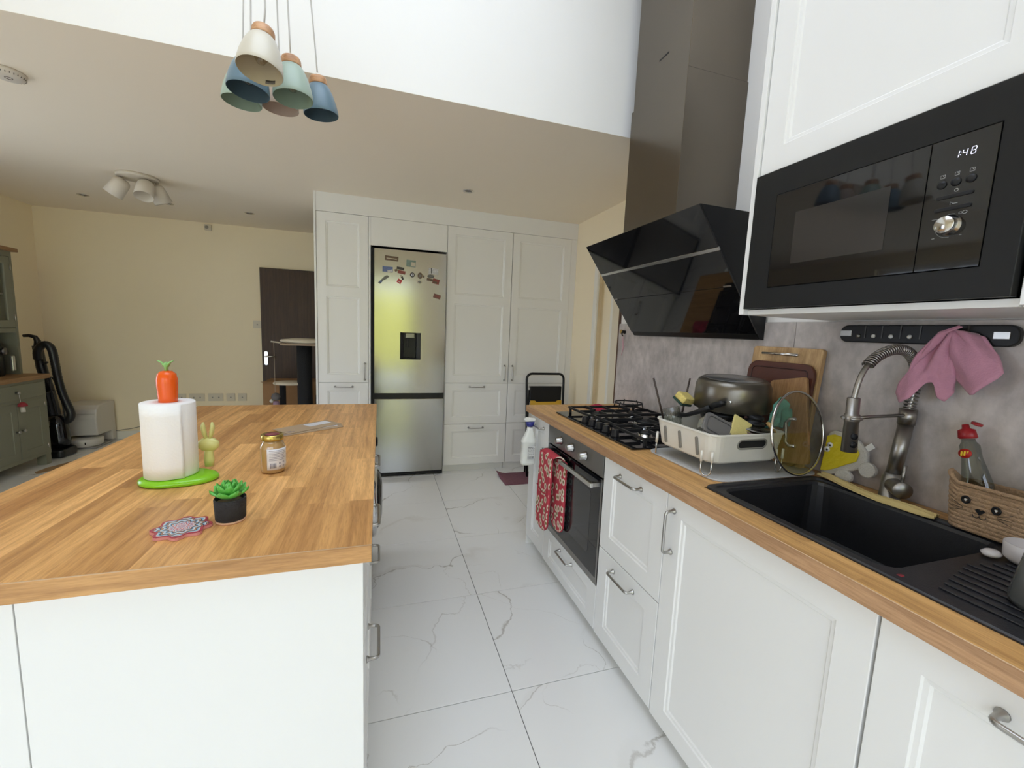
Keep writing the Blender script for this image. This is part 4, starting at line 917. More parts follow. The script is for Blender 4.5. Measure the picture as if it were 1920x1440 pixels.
# plush wash mitt
pm = thing('wash_mitt', 'white plush wash mitt with yellow front and two eyes behind the tap', 'wash mitt', (1.45, 0.95, zw))
tilt = rot_at((1.435,0.95,zw), 'Y', math.radians(6))
def blob(pts, x0, x1): return B().prism(pts, x0, x1, 'X').xf(tilt)
FUR = M('plush_white', (0.55,0.53,0.48), 1.0, bump=0.5, bscale=300, sheen=0.3); YEL = M('yellow_pvc', (0.62,0.50,0.02), 0.28, bump=0.35, bscale=45)
def pblob(c, rx, rz, x0, x1, n=24, wob=0.0, ph=0.0):
    return [(c[0]+rx*math.cos(2*PI*k/n)*(1+wob*math.sin(3*2*PI*k/n+ph)), c[1]+rz*math.sin(2*PI*k/n)*(1+wob*math.sin(3*2*PI*k/n+ph))) for k in range(n)]
obj('body', blob([(1.010,0.890),(1.008,0.960),(1.010,1.030),(0.995,1.044),(0.960,1.042),(0.915,1.028),(0.884,1.000),(0.878,0.968),(0.892,0.942),(0.925,0.925),(0.960,0.905),(0.990,0.889)], 1.434, 1.452), FUR, pm, bevel=0.006, seg=3)
obj('yellow_face', blob([(1.008,0.902),(1.006,0.965),(1.008,1.022),(0.985,1.032),(0.955,1.028),(0.918,1.012),(0.900,0.990),(0.905,0.962),(0.935,0.942),(0.965,0.920),(0.990,0.906)], 1.4275, 1.4335), YEL, pm, bevel=0.003)
obj('foot', blob(pblob((0.935,0.906),0.026,0.021,0,0), 1.428, 1.446), FUR, pm, bevel=0.005, seg=3)
obj('foot', blob(pblob((0.872,0.946),0.024,0.024,0,0), 1.428, 1.446), FUR, pm, bevel=0.005, seg=3)
for (y, z) in ((0.990,0.994),(0.997,0.978)):
    e = obj('eye', B().lathe([(0.0095,0.0),(0.0090,0.003),(0.0,0.004)], 20, tilt @ Vector((1.4268,y,z)), NX), M('eye_white', (0.7,0.7,0.68), 0.3), pm)
    obj('pupil', B().lathe([(0.0035,0.0),(0.003,0.001),(0.0,0.0012)], 12, tilt @ Vector((1.4226,y-0.002,z-0.001)), NX), MATS['black_plastic'], e)
obj('care_tag', blob([(0.896,1.014),(0.884,1.002),(0.868,1.018),(0.880,1.031)], 1.440, 1.4415), M('tag_white', (0.7,0.7,0.68), 0.8), pm)
# yellow cloth along the sink back
yc = B()
cl = [Vector(p) for p in ((1.418,0.990,0),(1.402,0.93,0),(1.380,0.845,0),(1.372,0.775,0),(1.376,0.705,0),(1.384,0.664,0))]
cs = spline(cl, 8)
def yel(u, v):
    f = u*(len(cs)-1); i = min(int(f), len(cs)-2); p = cs[i].lerp(cs[i+1], f-i); t = (cs[i+1]-cs[i]).normalized(); nn = Vector((t.y,-t.x,0))
    w = 0.019*(1+0.15*math.sin(7*u)); s_ = (v-0.5)*2
    zz = zw+0.0095+0.011*(1-s_*s_)*(0.75+0.25*math.sin(11*u)) + 0.0035*math.sin(4.5*PI*v+6*u)
    return p - nn*(s_*w) + Vector((0,0,zz))
yc.grid(48, 14, yel, thick=0.003)
tag(obj('yellow_cloth', yc, M('yellow_cotton', (0.60,0.47,0.20), 0.95, noise=0.10, nscale=30, bump=0.25, bscale=160)), 'twisted pale yellow cloth along the sink back edge', 'cloth')
# cat face rope basket
ROPE = M('rope', (0.42,0.28,0.17), 0.95, noise=0.25, nscale=90, bump=0.5, bscale=240)
bk = thing('rope_basket', 'small coiled rope basket with an embroidered cat face', 'basket', (1.415, 0.525, zw))
nrg = 11; rb = B(); rings = []
for k in range(nrg*4+1):
    f = k/(nrg*4); z = zw+0.0065+0.104*f; bul = 0.0016*abs(math.sin(PI*nrg*f)); ex = 0.010*f
    pts = rrect(1.366-ex*0.9-bul, 1.464+bul, 0.405-ex-bul, 0.640+ex+bul, 0.028, 5)
    rings.append([(x, y, z + (0.030*f*f*max(0, 1-abs(y-0.650)/0.040) if x < 1.42 else 0) + (0.030*f*f*max(0, 1-abs(y-0.395)/0.040) if x < 1.42 else 0)) for x, y in pts])
inner = [[(1.415+(x-1.415)*0.90, 0.5225+(y-0.5225)*0.96, z) for x, y, z in rings[-1]], [(1.415+(x-1.415)*0.88, 0.5225+(y-0.5225)*0.94, zw+0.012) for x, y, z in rings[0]]]
loft(rb, rings + inner, True, True, smooth=False)
bko = obj('coiled_wall', rb, ROPE, bk)
obj('rim', B().tube([(x,y,z+0.001) for x,y,z in rings[-1]], 0.0052, 8, closed=True), ROPE, bk)
xb_ = lambda z: 1.3622-0.009*(z-zw)/0.11
for y, z in ((0.602,0.968),(0.548,0.962)):
    e = obj('eye', B().tube([(xb_(z)-0.001,y+0.0065*math.cos(2*PI*k/20),z+0.0075*math.sin(2*PI*k/20)) for k in range(20)], 0.0026, 6, closed=True), MATS['black_plastic'], bk)
    obj('heart', B().prism([(y+0.003,z+0.001),(y+0.0015,z+0.003),(y,z+0.0015),(y-0.0015,z+0.003),(y-0.003,z+0.001),(y,z-0.0035)], xb_(z)-0.0018, xb_(z)+0.001, 'X'), MATS['tag_white'], e)
obj('nose', B().prism([(0.5835,0.950),(0.579,0.954),(0.575,0.951),(0.571,0.954),(0.5665,0.950),(0.575,0.939)], xb_(0.945)-0.002, xb_(0.945)+0.001, 'X'), MATS['black_plastic'], bk)
for s_ in (-1, 1):
    obj('mouth', B().tube([(xb_(0.934)-0.0012,0.575+s_*0.006*(1-math.cos(t)),0.938-0.007*math.sin(t)) for t in [PI*k/8 for k in range(9)]], 0.0008, 5), MATS['black_plastic'], bk)
    for dz in (0.010, 0.0, -0.008):
        obj('whisker', B().tube([(xb_(0.95)-0.0014,0.575+s_*0.030,0.945+dz*0.3),(xb_(0.95)-0.0014,0.575+s_*0.054,0.945+dz*1.4+0.002)], 0.0006, 4), MATS['black_plastic'], bk)
# washing up bottle standing in the basket
sb_ = thing('soap_bottle', 'almost empty clear washing up bottle with red cap in basket', 'bottle', (1.425, 0.60, zw+0.013))
axb = Vector((0.02,0.30,1)).normalized(); cb = Vector((1.425,0.590,0.900)); qb = Vector((0,0,1)).rotation_difference(axb)
obj('bottle_body', B().lathe([(0.0,0.0),(0.026,0.002),(0.030,0.030),(0.028,0.070),(0.030,0.100),(0.024,0.140),(0.020,0.165),(0.020,0.195),(0.014,0.205),(0.013,0.212),(0.0,0.212)], 28, cb, axb, sx=0.72, sy=1.0), clear_glass('bottle_plastic', (0.88,0.92,0.88), 0.2, 0.72), sb_)
obj('soap', B().lathe([(0.0,0.004),(0.024,0.006),(0.0275,0.030),(0.026,0.066),(0.0,0.067)], 24, cb, axb, sx=0.72, sy=1.0), M('green_soap', (0.01,0.07,0.03), 0.2), sb_)
capo = obj('cap', B().lathe([(0.016,0.0),(0.019,0.003),(0.017,0.022),(0.008,0.026),(0.007,0.036),(0.0,0.037)], 24, cb+axb*0.2125, axb, sx=0.8), M('red_cap', (0.32,0.012,0.018), 0.35), sb_)
obj('cap_lid', B().lathe([(0.011,0.0),(0.011,0.005),(0.0,0.006)], 18, cb+axb*0.246+qb @ Vector((0,-0.021,0)), (0,-0.3,1)), MATS['red_cap'], capo)
lf = lambda y, z: cb + qb @ Vector((-0.0232+0.0, y, z))
lb = obj('front_label', B().lathe([(0.015,0.0),(0.0148,0.0012),(0.0,0.0013)], 24, cb + qb @ Vector((-0.0155,0.004,0.176)), (-1,0.25,0.1), sx=0.8, sy=1.0), M('label_red', (0.50,0.02,0.015), 0.4), sb_)
for dy in (-0.006, 0.0, 0.006): obj('lettering', B().box(-0.0008,0.0008,-0.0018,0.0018,-0.006,0.006).xf(Matrix.Translation(cb + qb @ Vector((-0.0172,0.004+dy,0.176)))), M('label_yellow', (0.75,0.55,0.02), 0.4), lb)
obj('green_label', B().lathe([(0.018,0.0),(0.0178,0.0012),(0.0,0.0013)], 24, cb + qb @ Vector((-0.0218,0.010,0.085)), (-1,0.2,0.0)), M('label_green', (0.01,0.09,0.04), 0.4), sb_)
obj('white_mark', B().tube([cb + qb @ Vector((-0.0235,0.010+0.007*math.cos(2*PI*k/14),0.083+0.009*math.sin(2*PI*k/14))) for k in range(14)], 0.0016, 5, closed=True), MATS['tag_white'], sb_)
gb = thing('clear_cup', 'clear ribbed cup standing behind the rope basket rim', 'cup', (1.43, 0.455, zw+0.013))
obj('cup_body', B().lathe([(0.0,0.0),(0.024,0.002),(0.030,0.145),(0.0285,0.145),(0.022,0.006),(0.0,0.005)], 24, (1.425,0.462,zw+0.013), sx=0.9), MATS['tumbler_glass'], gb)
# cup on the drainer and the blender at the picture edge
zdn = zd+0.0038
mg = thing('white_cup', 'small white pet cup on the drainer beside the basket', 'cup', (1.29, 0.47, zdn))
obj('cup_body', B().lathe([(0.0,0.0),(0.030,0.001),(0.038,0.010),(0.040,0.040),(0.0375,0.042),(0.035,0.012),(0.0,0.008)], 32, (1.292,0.462,zdn+0.0002)), M('ceramic', (0.62,0.58,0.57), 0.25), mg)
obj('foot', B().lathe([(0.0,0.0),(0.013,0.001),(0.016,0.007),(0.010,0.013),(0.0,0.014)], 18, (1.262,0.506,zdn+0.0002), sx=1.3), MATS['ceramic'], mg)
jg = thing('blender_jug', 'smoky blender jug with black lid at the right picture edge', 'blender', (1.10, 0.345, zdn))
obj('jug', B().lathe([(0.0,0.0),(0.056,0.001),(0.058,0.010),(0.044,0.115),(0.0,0.117)], 36, (1.103,0.352,zdn+0.0002)), M('smoky_plastic', (0.085,0.088,0.085), 0.25, spec=0.6), jg)
obj('lid', B().lathe([(0.040,0.0),(0.052,0.010),(0.062,0.045),(0.062,0.085),(0.045,0.125),(0.0,0.140)], 36, (1.118,0.352,zdn+0.1175)), MATS['black_plastic'], jg)

# ------------------------------------------------------------------ hook rail and pink towel
hk = thing('hook_rail', 'long black hook rail on the splashback above the tap', 'hook rail', (1.468, 0.81, 1.36))
xr = 1.4775
obj('rail', B().prism(rrect(0.606, 1.022, 1.338, 1.392, 0.022, 6), xr-0.018, xr, 'X'), MATS['black_plastic'], hk, bevel=0.003)
for y0, y1 in ((0.985,1.020),(0.622,0.652)): obj('steel_clip', B().box(xr-0.0205, xr-0.0182, y0, y1, 1.357, 1.375), MATS['brushed_nickel'], hk, bevel=0.0006)
for y in (0.945, 0.898, 0.850, 0.802, 0.700): obj('divider', B().box(xr-0.0200, xr-0.0182, y-0.0016, y+0.0016, 1.352, 1.390), M('rail_line', (0.05,0.048,0.045), 0.4), hk)
for y, m_ in ((0.963,'brushed_nickel'),(0.920,'tag_white'),(0.873,'tag_white'),(0.826,'tag_white')):
    obj('hook', B().lathe([(0.006,0.0),(0.0055,0.004),(0.0,0.005)], 16, (xr-0.0184,y,1.358), NX), MATS[m_], hk)
tw = B()
OUT = [(-0.02,0.006),(0.030,-0.020),(0.058,-0.075),(0.072,-0.120),(0.096,-0.150),(0.098,-0.185),(0.080,-0.212),(0.058,-0.196),(0.036,-0.150),(0.020,-0.145),(0.012,-0.185),(0.000,-0.196),(-0.016,-0.170),(-0.014,-0.132),(-0.040,-0.152),(-0.064,-0.170),(-0.080,-0.150),(-0.112,-0.112),(-0.090,-0.070),(-0.058,-0.020)]
def outl(u):
    f = u*(len(OUT)-1); i = min(int(f), len(OUT)-2); t = f-i; return OUT[i][0]*(1-t)+OUT[i+1][0]*t, OUT[i][1]*(1-t)+OUT[i+1][1]*t
def towel(u, v):
    a, b_ = outl(u); k = v**0.85; r = math.hypot(a,b_)
    x = 1.444 - 0.030*max(0,min(1,(a*k-0.035)/0.03)) - 0.016*k*math.sin(5.2*PI*u+0.6) - 0.012*math.sin(PI*min(1,v*1.3)) + 0.004*math.sin(23*u+4*v)
    return (min(x, 1.4555), 0.722+a*k, 1.382+b_*k)
tw.grid(60, 14, towel, thick=0.004)
tag(obj('pink_towel', tw, M('pink_terry', (0.56,0.27,0.37), 1.0, noise=0.10, nscale=60, bump=0.15, bscale=260, sheen=0.3)), 'pink cloth hanging from the black hook rail', 'towel')
# little peg hook with ribbon at the splashback end
pg = thing('wall_peg', 'yellow and black peg with pink ribbon by the cooker hood', 'hook', (1.47, 2.36, 1.36))
obj('peg', B().lathe([(0.012,0.0),(0.012,0.008),(0.0,0.010)], 16, (1.4775,2.385,1.355), NX), M('peg_yellow', (0.50,0.32,0.08), 0.5), pg)
obj('hook', B().tube([(1.476,2.345,1.352),(1.462,2.345,1.355),(1.455,2.345,1.345),(1.458,2.345,1.333),(1.466,2.345,1.328)], [0.012,0.010,0.005,0.004,0.003], 8), MATS['black_plastic'], pg)
obj('ribbon', B().tube([(1.470,2.355,1.328),(1.470,2.350,1.290),(1.471,2.345,1.250),(1.470,2.357,1.205)], [0.002,0.0045,0.0045,0.002], 6, flat=0.3), M('ribbon_pink', (0.60,0.30,0.36), 0.6), pg)

# ------------------------------------------------------------------ things on the cabinet fronts
def mitt_mat():
    m, nt, b = newmat('mitt_print', 0.95)
    tc = N(nt, 'ShaderNodeTexCoord'); sx = N(nt, 'ShaderNodeSeparateXYZ'); nt.links.new(tc.outputs['Object'], sx.inputs[0]); cmb = N(nt, 'ShaderNodeCombineXYZ'); nt.links.new(math_n(nt, 'MULTIPLY', sx.outputs[1], 1.15), cmb.inputs[0]); nt.links.new(sx.outputs[2], cmb.inputs[1])
    v = N(nt, 'ShaderNodeTexVoronoi'); v.voronoi_dimensions = '2D'; _set(v, Scale=22.0, Randomness=0.8); nt.links.new(cmb.outputs[0], v.inputs['Vector'])
    r = ramp(nt, [(0.0,(0.22,0.15,0.05)),(0.16,(0.22,0.15,0.05)),(0.19,(0.72,0.60,0.48)),(0.36,(0.72,0.60,0.48)),(0.40,(0.52,0.055,0.075)),(1.0,(0.44,0.04,0.06))]); nt.links.new(v.outputs['Distance'], r.inputs['Fac'])
    nt.links.new(r.outputs[0], b.inputs['Base Color']); return m
MM = mitt_mat(); TRIM_R = M('mitt_trim', (0.38,0.03,0.05), 0.9)
om = thing('oven_glove', 'red patterned double oven glove folded over the oven handle', 'oven glove', (0.845, 1.95, 0.4))
def pad(name, x, y0, y1, z0, z1, lean):
    pts = [(y1, z1), (y0, z1)] + [( (y0+y1)/2 - (y1-y0)/2*math.cos(PI*k/10), z0+0.055 - 0.055*math.sin(PI*k/10)) for k in range(0, 11)]
    mm = rot_at((x,0,z1),'Y',math.radians(lean))
    o = obj(name, B().prism(pts, x-0.010, x+0.006, 'X').xf(mm), MM, om, bevel=0.006, seg=3)
    obj('binding', B().tube([mm @ Vector((x-0.002,a,b_)) for a, b_ in pts], 0.0045, 6, closed=True), TRIM_R, o)
    return o, mm
p1_, m1_ = pad('front_pad', 0.829, 1.885, 2.045, 0.305, 0.705, 1.5)
obj('pocket_seam', B().tube([m1_ @ Vector((0.8175,y,0.520-0.020*math.sin((y-1.885)/0.16*PI))) for y in (1.887,1.92,1.965,2.01,2.043)], 0.0035, 6), TRIM_R, p1_)
pad('rear_pad', 0.867, 1.800, 1.955, 0.330, 0.705, 0.0)
obj('fold', B().grid(10, 8, lambda u, v: (0.8485-0.0245*math.cos(PI*u), 1.835+0.16*v + 0.04*(1-u)-0.0, 0.704+0.018*math.sin(PI*u)), thick=0.006), MM, om)

sb2 = thing('spray_bottle', 'white spray cleaner bottle with blue trigger hanging on handle', 'spray bottle', (0.832, 2.262, 0.55))
WPL = M('bottle_white', (0.78,0.79,0.75), 0.35); yb = 2.262
bt = B(); R_ = lambda hx, hy, z, cx=0.832: [(cx+hx*math.cos(2*PI*k/28)*(abs(math.cos(2*PI*k/28))**-0.35 if abs(math.cos(2*PI*k/28)) > 0.05 else 1)*0.92, yb+hy*math.sin(2*PI*k/28)*(abs(math.sin(2*PI*k/28))**-0.35 if abs(math.sin(2*PI*k/28)) > 0.05 else 1)*0.92, z) for k in range(28)]
loft(bt, [R_(0.040,0.024,0.556), R_(0.046,0.029,0.561), R_(0.0475,0.030,0.575), R_(0.044,0.028,0.582), R_(0.044,0.028,0.685), R_(0.047,0.030,0.690), R_(0.046,0.029,0.700), R_(0.034,0.022,0.728,0.836), R_(0.020,0.018,0.760,0.838), R_(0.017,0.017,0.782,0.838)], smooth=True)
bo = obj('bottle', bt, WPL, sb2)
obj('label', B().box(0.818, 0.862, yb-0.0325, yb-0.0310, 0.595, 0.672), M('label_white', (0.74,0.74,0.72), 0.5), sb2)
rnd = random.Random(2)
for k in range(9):
    z = 0.666-0.0056*k; h = 0.0016 if k > 1 else 0.0032
    x = 0.821
    while x < 0.856:
        w_ = rnd.uniform(0.003,0.010); obj('print_line', B().box(x, min(x+w_,0.859), yb-0.0331, yb-0.0326, z-h, z), M('label_ink', (0.12,0.12,0.12), 0.6), sb2); x += w_+0.0025
x = 0.821
while x < 0.858:
    w_ = rnd.choice((0.0008,0.0016)); obj('print_line', B().box(x, x+w_, yb-0.0331, yb-0.0326, 0.597, 0.612), MATS['label_ink'], sb2); x += w_+rnd.choice((0.001,0.002))
obj('collar', B().cyl((0.838,yb,0.7825),(0.838,yb,0.812), 0.019, 0.026, 20), M('trigger_blue', (0.018,0.025,0.22), 0.35), sb2)
obj('spray_head', loft(B(), [[(0.806,yb-0.012,0.8125),(0.860,yb-0.012,0.8125),(0.860,yb+0.012,0.8125),(0.806,yb+0.012,0.8125)], [(0.800,yb-0.012,0.824),(0.868,yb-0.012,0.822),(0.868,yb+0.012,0.822),(0.800,yb+0.012,0.824)], [(0.815,yb-0.009,0.838),(0.866,yb-0.009,0.832),(0.866,yb+0.009,0.832),(0.815,yb+0.009,0.838)]]), WPL, sb2, bevel=0.003)
obj('trigger', B().tube([(0.858,yb,0.818),(0.866,yb,0.805),(0.868,yb+0.004,0.800),(0.866,yb,0.795)], [0.006,0.005,0.004,0.003], 8), WPL, sb2)

# ------------------------------------------------------------------ folded step stool and mat by the tall units
st = thing('step_stool', 'folded black step stool leaning on the tall white cabinets', 'step stool', (1.47, 3.6, 0))
BP = MATS['black_satin']
hoop = [(1.300,3.53,0.004),(1.292,3.585,0.50),(1.286,3.612,0.86)] + [(1.336-0.05*math.cos(PI/2*k/5),3.615,0.902+0.05*math.sin(PI/2*k/5)) for k in range(6)] + [(1.604+0.05*math.sin(PI/2*k/5),3.615,0.902+0.05*math.cos(PI/2*k/5)) for k in range(6)] + [(1.654,3.612,0.86),(1.650,3.585,0.50),(1.646,3.53,0.004)]
obj('hoop_frame', B().tube(hoop, 0.011, 10), BP, st)
obj('rear_leg', B().tube([(1.322,3.66,0.004),(1.318,3.625,0.80)], 0.009, 8), BP, st); obj('rear_leg', B().tube([(1.622,3.66,0.004),(1.626,3.625,0.80)], 0.009, 8), BP, st)
obj('platform', B().box(1.318, 1.628, 3.590, 3.612, 0.685, 0.838), BP, st, bevel=0.006)
obj('platform_edge', B().prism([(1.318,0.640),(1.628,0.640),(1.628,0.708),(1.590,0.708),(1.570,0.695),(1.380,0.695),(1.360,0.708),(1.318,0.708)], 3.575, 3.5885, 'Y'), M('stool_yellow', (0.62,0.36,0.03), 0.5), st, bevel=0.003)
obj('lower_step', B().box(1.318, 1.628, 3.555, 3.575, 0.25, 0.45), BP, st, bevel=0.006)
rg = B()
rg.grid(20, 12, lambda u, v: (1.045+u*0.55, 3.36+v*0.30, 0.0065+(0.030*max(0,1-u/0.12)*max(0,v-0.55)*2 if u < 0.12 else 0)+0.0012*math.sin(20*u+9*v)), thick=0.006)
tag(obj('floor_mat', rg, M('mauve_mat', (0.20,0.085,0.11), 1.0, noise=0.3, nscale=90, bump=0.5, bscale=200)), 'mauve floor mat with a turned corner in front of the tall cabinets', 'mat')
# ------------------------------------------------------------------ things on the island
zi = ZW1 + 0.0006
kr = thing('paper_towel_holder', 'bright green paper towel holder with carrot pole and rabbit', 'paper towel holder', (-0.53, 1.335, zi))
out = []
for k in range(56):
    a = 2*PI*k/56; c, s_ = math.cos(a), math.sin(a)
    r = 1/math.sqrt((c/0.094)**2+(s_/0.066)**2)*(1+0.05*math.cos(3*a+0.4)-0.035*math.cos(2*a-1.0))
    out.append((-0.527+r*c, 1.335+r*s_))
def ringz(sc_, z): return [(-0.527+(x+0.527)*sc_, 1.335+(y-1.335)*sc_, z) for x, y in out]
GREEN = M('lime_plastic', (0.22,0.56,0.015), 0.22)
obj('base', loft(B(), [ringz(0.95,zi), ringz(1.0,zi+0.004), ringz(0.995,zi+0.009), ringz(0.95,zi+0.014), ringz(0.86,zi+0.017), ringz(0.5,zi+0.018)], smooth=True), GREEN, kr)
ORANGE = M('orange_plastic', (0.80,0.105,0.004), 0.25, trans=0.0)
obj('pole', B().lathe([(0.009,0.0),(0.009,0.188),(0.0,0.189)], 16, (-0.541,1.338,zi+0.0185)), GREEN, kr)
ca = obj('carrot', B().lathe([(0.0175,0.0),(0.0195,0.010),(0.0232,0.075),(0.0232,0.090),(0.0205,0.104),(0.013,0.112),(0.0,0.114)], 28, (-0.541,1.338,1.0725)), ORANGE, kr, label='orange carrot finial')
LEAFG = M('pale_green', (0.28,0.55,0.18), 0.4)
obj('carrot_leaves', B().tube([(-0.541,1.338,1.184),(-0.541,1.338,1.200),(-0.543,1.336,1.206)], [0.007,0.009,0.010], 10, flat=0.5), LEAFG, ca)
for s_ in (-1, 1): obj('carrot_leaf', B().tube([(-0.541+s_*0.003,1.337,1.197),(-0.541+s_*0.009,1.336,1.208),(-0.541+s_*0.018,1.335,1.213)], [0.006,0.005,0.002], 8, flat=0.5), LEAFG, ca)
RAB = M('rabbit_plastic', (0.80,0.78,0.30), 0.3, trans=0.2)
xr_, yr_ = -0.472, 1.392
rab = obj('rabbit', B().lathe([(0.0,0.0),(0.011,0.002),(0.0135,0.022),(0.0115,0.045),(0.009,0.052),(0.0,0.053)], 20, (xr_,yr_,zi+0.0165), sy=0.7), RAB, kr, label='translucent yellow rabbit silhouette')
obj('head', B().lathe([(0.0,-0.021),(0.013,-0.018),(0.022,-0.007),(0.022,0.007),(0.013,0.018),(0.0,0.021)], 24, (xr_,yr_,0.967), sx=1.22, sy=0.6), RAB, rab)
for s_ in (-1, 1): obj('ear', B().tube([(xr_+s_*0.004,yr_,0.980),(xr_+s_*0.009,yr_,1.000),(xr_+s_*0.012,yr_,1.020),(xr_+s_*0.011,yr_,1.032)], [0.006,0.0095,0.0095,0.004], 10, flat=0.6), RAB, rab)
PAPER = M('paper_white', (0.86,0.86,0.85), 0.95, bump=0.10, bscale=170)
tr = thing('paper_towel_roll', 'white paper towel roll on the green carrot holder', 'paper towel', (-0.541, 1.338, zi+0.018))
rc_ = (-0.541,1.338,zi+0.0188)
obj('roll', B().lathe([(0.022,0.0),(0.058,0.0),(0.0592,0.003),(0.0592,0.197),(0.058,0.2),(0.022,0.2),(0.022,0.0)], 48, rc_, smooth=True, caps=False), PAPER, tr)
obj('core', B().lathe([(0.0215,0.0),(0.0216,0.199),(0.0200,0.199),(0.0199,0.0)], 24, rc_, caps=False), M('card_core', (0.25,0.19,0.14), 0.9), tr)
def flap(u, v):
    a = math.radians(175+u*140); r = 0.0603+0.004*max(0,(u-0.7))
    if u > 0.86: 
        t = u-0.86; a0 = math.radians(175+0.86*140); rr_ = 0.0607; px_, py_ = rr_*math.cos(a0), rr_*math.sin(a0); L = t*math.radians(140)*rr_
        return (rc_[0]+px_-math.sin(a0)*L - math.cos(a0)*-0.002*t*5, rc_[1]+py_+math.cos(a0)*L, rc_[2]+0.001-0.004*t+0.198*v)
    return (rc_[0]+r*math.cos(a), rc_[1]+r*math.sin(a), rc_[2]+0.001+0.198*v)
obj('loose_sheet', B().grid(24, 6, flap, thick=0.0007), PAPER, tr)

jr = thing('spread_jar', 'glass jar of tan spread with gold lid and white label', 'jar', (-0.303, 1.372, zi))
jc = (-0.303,1.372,zi)
obj('jar_body', B().lathe([(0.0,0.0),(0.028,0.0005),(0.0315,0.004),(0.0325,0.012),(0.0335,0.070),(0.0325,0.080),(0.0285,0.088),(0.0265,0.092),(0.0265,0.097),(0.0,0.097)], 36, jc), M('tan_spread', (0.42,0.26,0.10), 0.12, coat=1.0), jr)
gl2 = obj('lid', B().lathe([(0.0,0.0),(0.0295,0.0),(0.0300,0.002),(0.0300,0.013),(0.0285,0.0165),(0.022,0.0155),(0.0,0.0155)], 36, (jc[0],jc[1],zi+0.0972)), M('gold_lid', (0.55,0.42,0.12), 0.25, 1.0), jr, label='gold metal lid')
obj('lid_print', B().lathe([(0.019,0.0),(0.0188,0.0006),(0.0,0.0007)], 24, (jc[0],jc[1],zi+0.1130)), M('lid_red', (0.22,0.04,0.05), 0.5, noise=0.5, nscale=90), gl2)
lab = B().grid(16, 4, lambda u, v: (jc[0]+0.0342*math.cos(math.radians(-104+u*112)), jc[1]+0.0342*math.sin(math.radians(-104+u*112)), zi+0.013+0.062*v), thick=-0.0005)
lo = obj('label', lab, M('jar_label', (0.72,0.71,0.73), 0.6), jr)
def on_jar(u, z, r=0.0350): return (jc[0]+r*math.cos(math.radians(-104+u*112)), jc[1]+r*math.sin(math.radians(-104+u*112)), zi+z)
INK = M('ink_grey', (0.16,0.15,0.20), 0.6); rnd = random.Random(5)
for k in range(7):
    z = 0.070-0.0048*k; u0 = 0.08+0.02*rnd.random()
    obj('print_line', B().tube([on_jar(u0+t*(0.62+0.2*((k*7)%3)/3)/6, z) for t in range(7)], 0.0005, 4), INK, lo)
for k in range(9): obj('barcode_bar', B().tube([on_jar(0.14+0.026*k, 0.018), on_jar(0.14+0.026*k, 0.033)], rnd.choice((0.0003,0.0006)), 4), INK, lo)
for u, z in ((0.50,0.031),(0.50,0.022),(0.68,0.033),(0.68,0.022)): obj('print_mark', B().tube([on_jar(u+0.03*math.cos(t), z+0.0025*math.sin(t)) for t in [2*PI*j/10 for j in range(10)]], 0.0005, 4, closed=True), INK, lo)

KRAFT = M('kraft_paper', (0.42,0.31,0.20), 0.85, noise=0.06, nscale=40)
def envelope(label, pts, z, win):
    e = thing('envelope', label, 'envelope', (*pts[0], z), 0, 'brown envelopes on the island')
    obj('sheet', B().prism(pts, z, z+0.0016), KRAFT, e, bevel=0.0004)
    P_ = [Vector((*p,0)) for p in pts]
    f = lambda a, b_: tuple((P_[0]*(1-a)*(1-b_)+P_[1]*a*(1-b_)+P_[2]*a*b_+P_[3]*(1-a)*b_)[:2])
    obj('window', B().prism([f(win[0],win[2]),f(win[1],win[2]),f(win[1],win[3]),f(win[0],win[3])], z+0.0017, z+0.0021), M('address_window', (0.70,0.71,0.76), 0.35), e)
    for k, (a, b_) in enumerate(((0.05,0.14),(0.05,0.24))):
        obj('print_line', B().prism([f(a,b_),f(a+0.10-0.03*k,b_),f(a+0.10-0.03*k,b_+0.05),f(a,b_+0.05)], z+0.0017, z+0.0020), INK, e)
envelope('brown window envelope underneath, nearer the aisle edge', [(-0.365,1.790),(-0.150,1.935),(-0.168,2.010),(-0.392,1.870)], zi, (0.55,0.92,0.45,0.80))
envelope('brown window envelope lying on top of another envelope', [(-0.345,1.820),(-0.162,1.985),(-0.235,2.075),(-0.420,1.905)], zi+0.0024, (0.50,0.93,0.42,0.85))

pt2 = thing('potted_succulent', 'small green succulent in a black pot on the island', 'plant', (-0.316, 1.038, zi))
pc = (-0.316,1.038)
obj('saucer', B().lathe([(0.0,0.0),(0.0285,0.0),(0.0290,0.001),(0.0290,0.004),(0.0,0.0045)], 36, (*pc,zi)), M('terracotta_pale', (0.62,0.36,0.22), 0.7), pt2, label='pale wooden foot disc')
obj('pot', B().lathe([(0.0,0.0),(0.0275,0.0),(0.0292,0.002),(0.0310,0.046),(0.0302,0.0485),(0.0280,0.0485),(0.0265,0.040),(0.0,0.039)], 36, (*pc,zi+0.0048)), M('black_concrete', (0.022,0.022,0.024), 0.85, noise=0.3, nscale=120, bump=0.4, bscale=250), pt2)
obj('pebbles', B().lathe([(0.027,0.0),(0.020,0.003),(0.0,0.004)], 20, (*pc,zi+0.044)), M('pebble', (0.30,0.22,0.13), 0.9, noise=0.5, nscale=200, bump=0.8, bscale=300), pt2)
SUC = M('succulent_green', (0.10,0.40,0.06), 0.34, noise=0.3, nscale=60)
lp = B(); nl = 7
def leaf(u, v):
    w = 0.0115*math.sin(PI*min(1,(u*0.86+0.14)))**0.8*(1 if u < 0.85 else max(0.02,(1-u)/0.15)); s_ = (v-0.5)*2
    return (u*0.030, s_*w, 0.010*u*u + 0.0035*s_*s_)
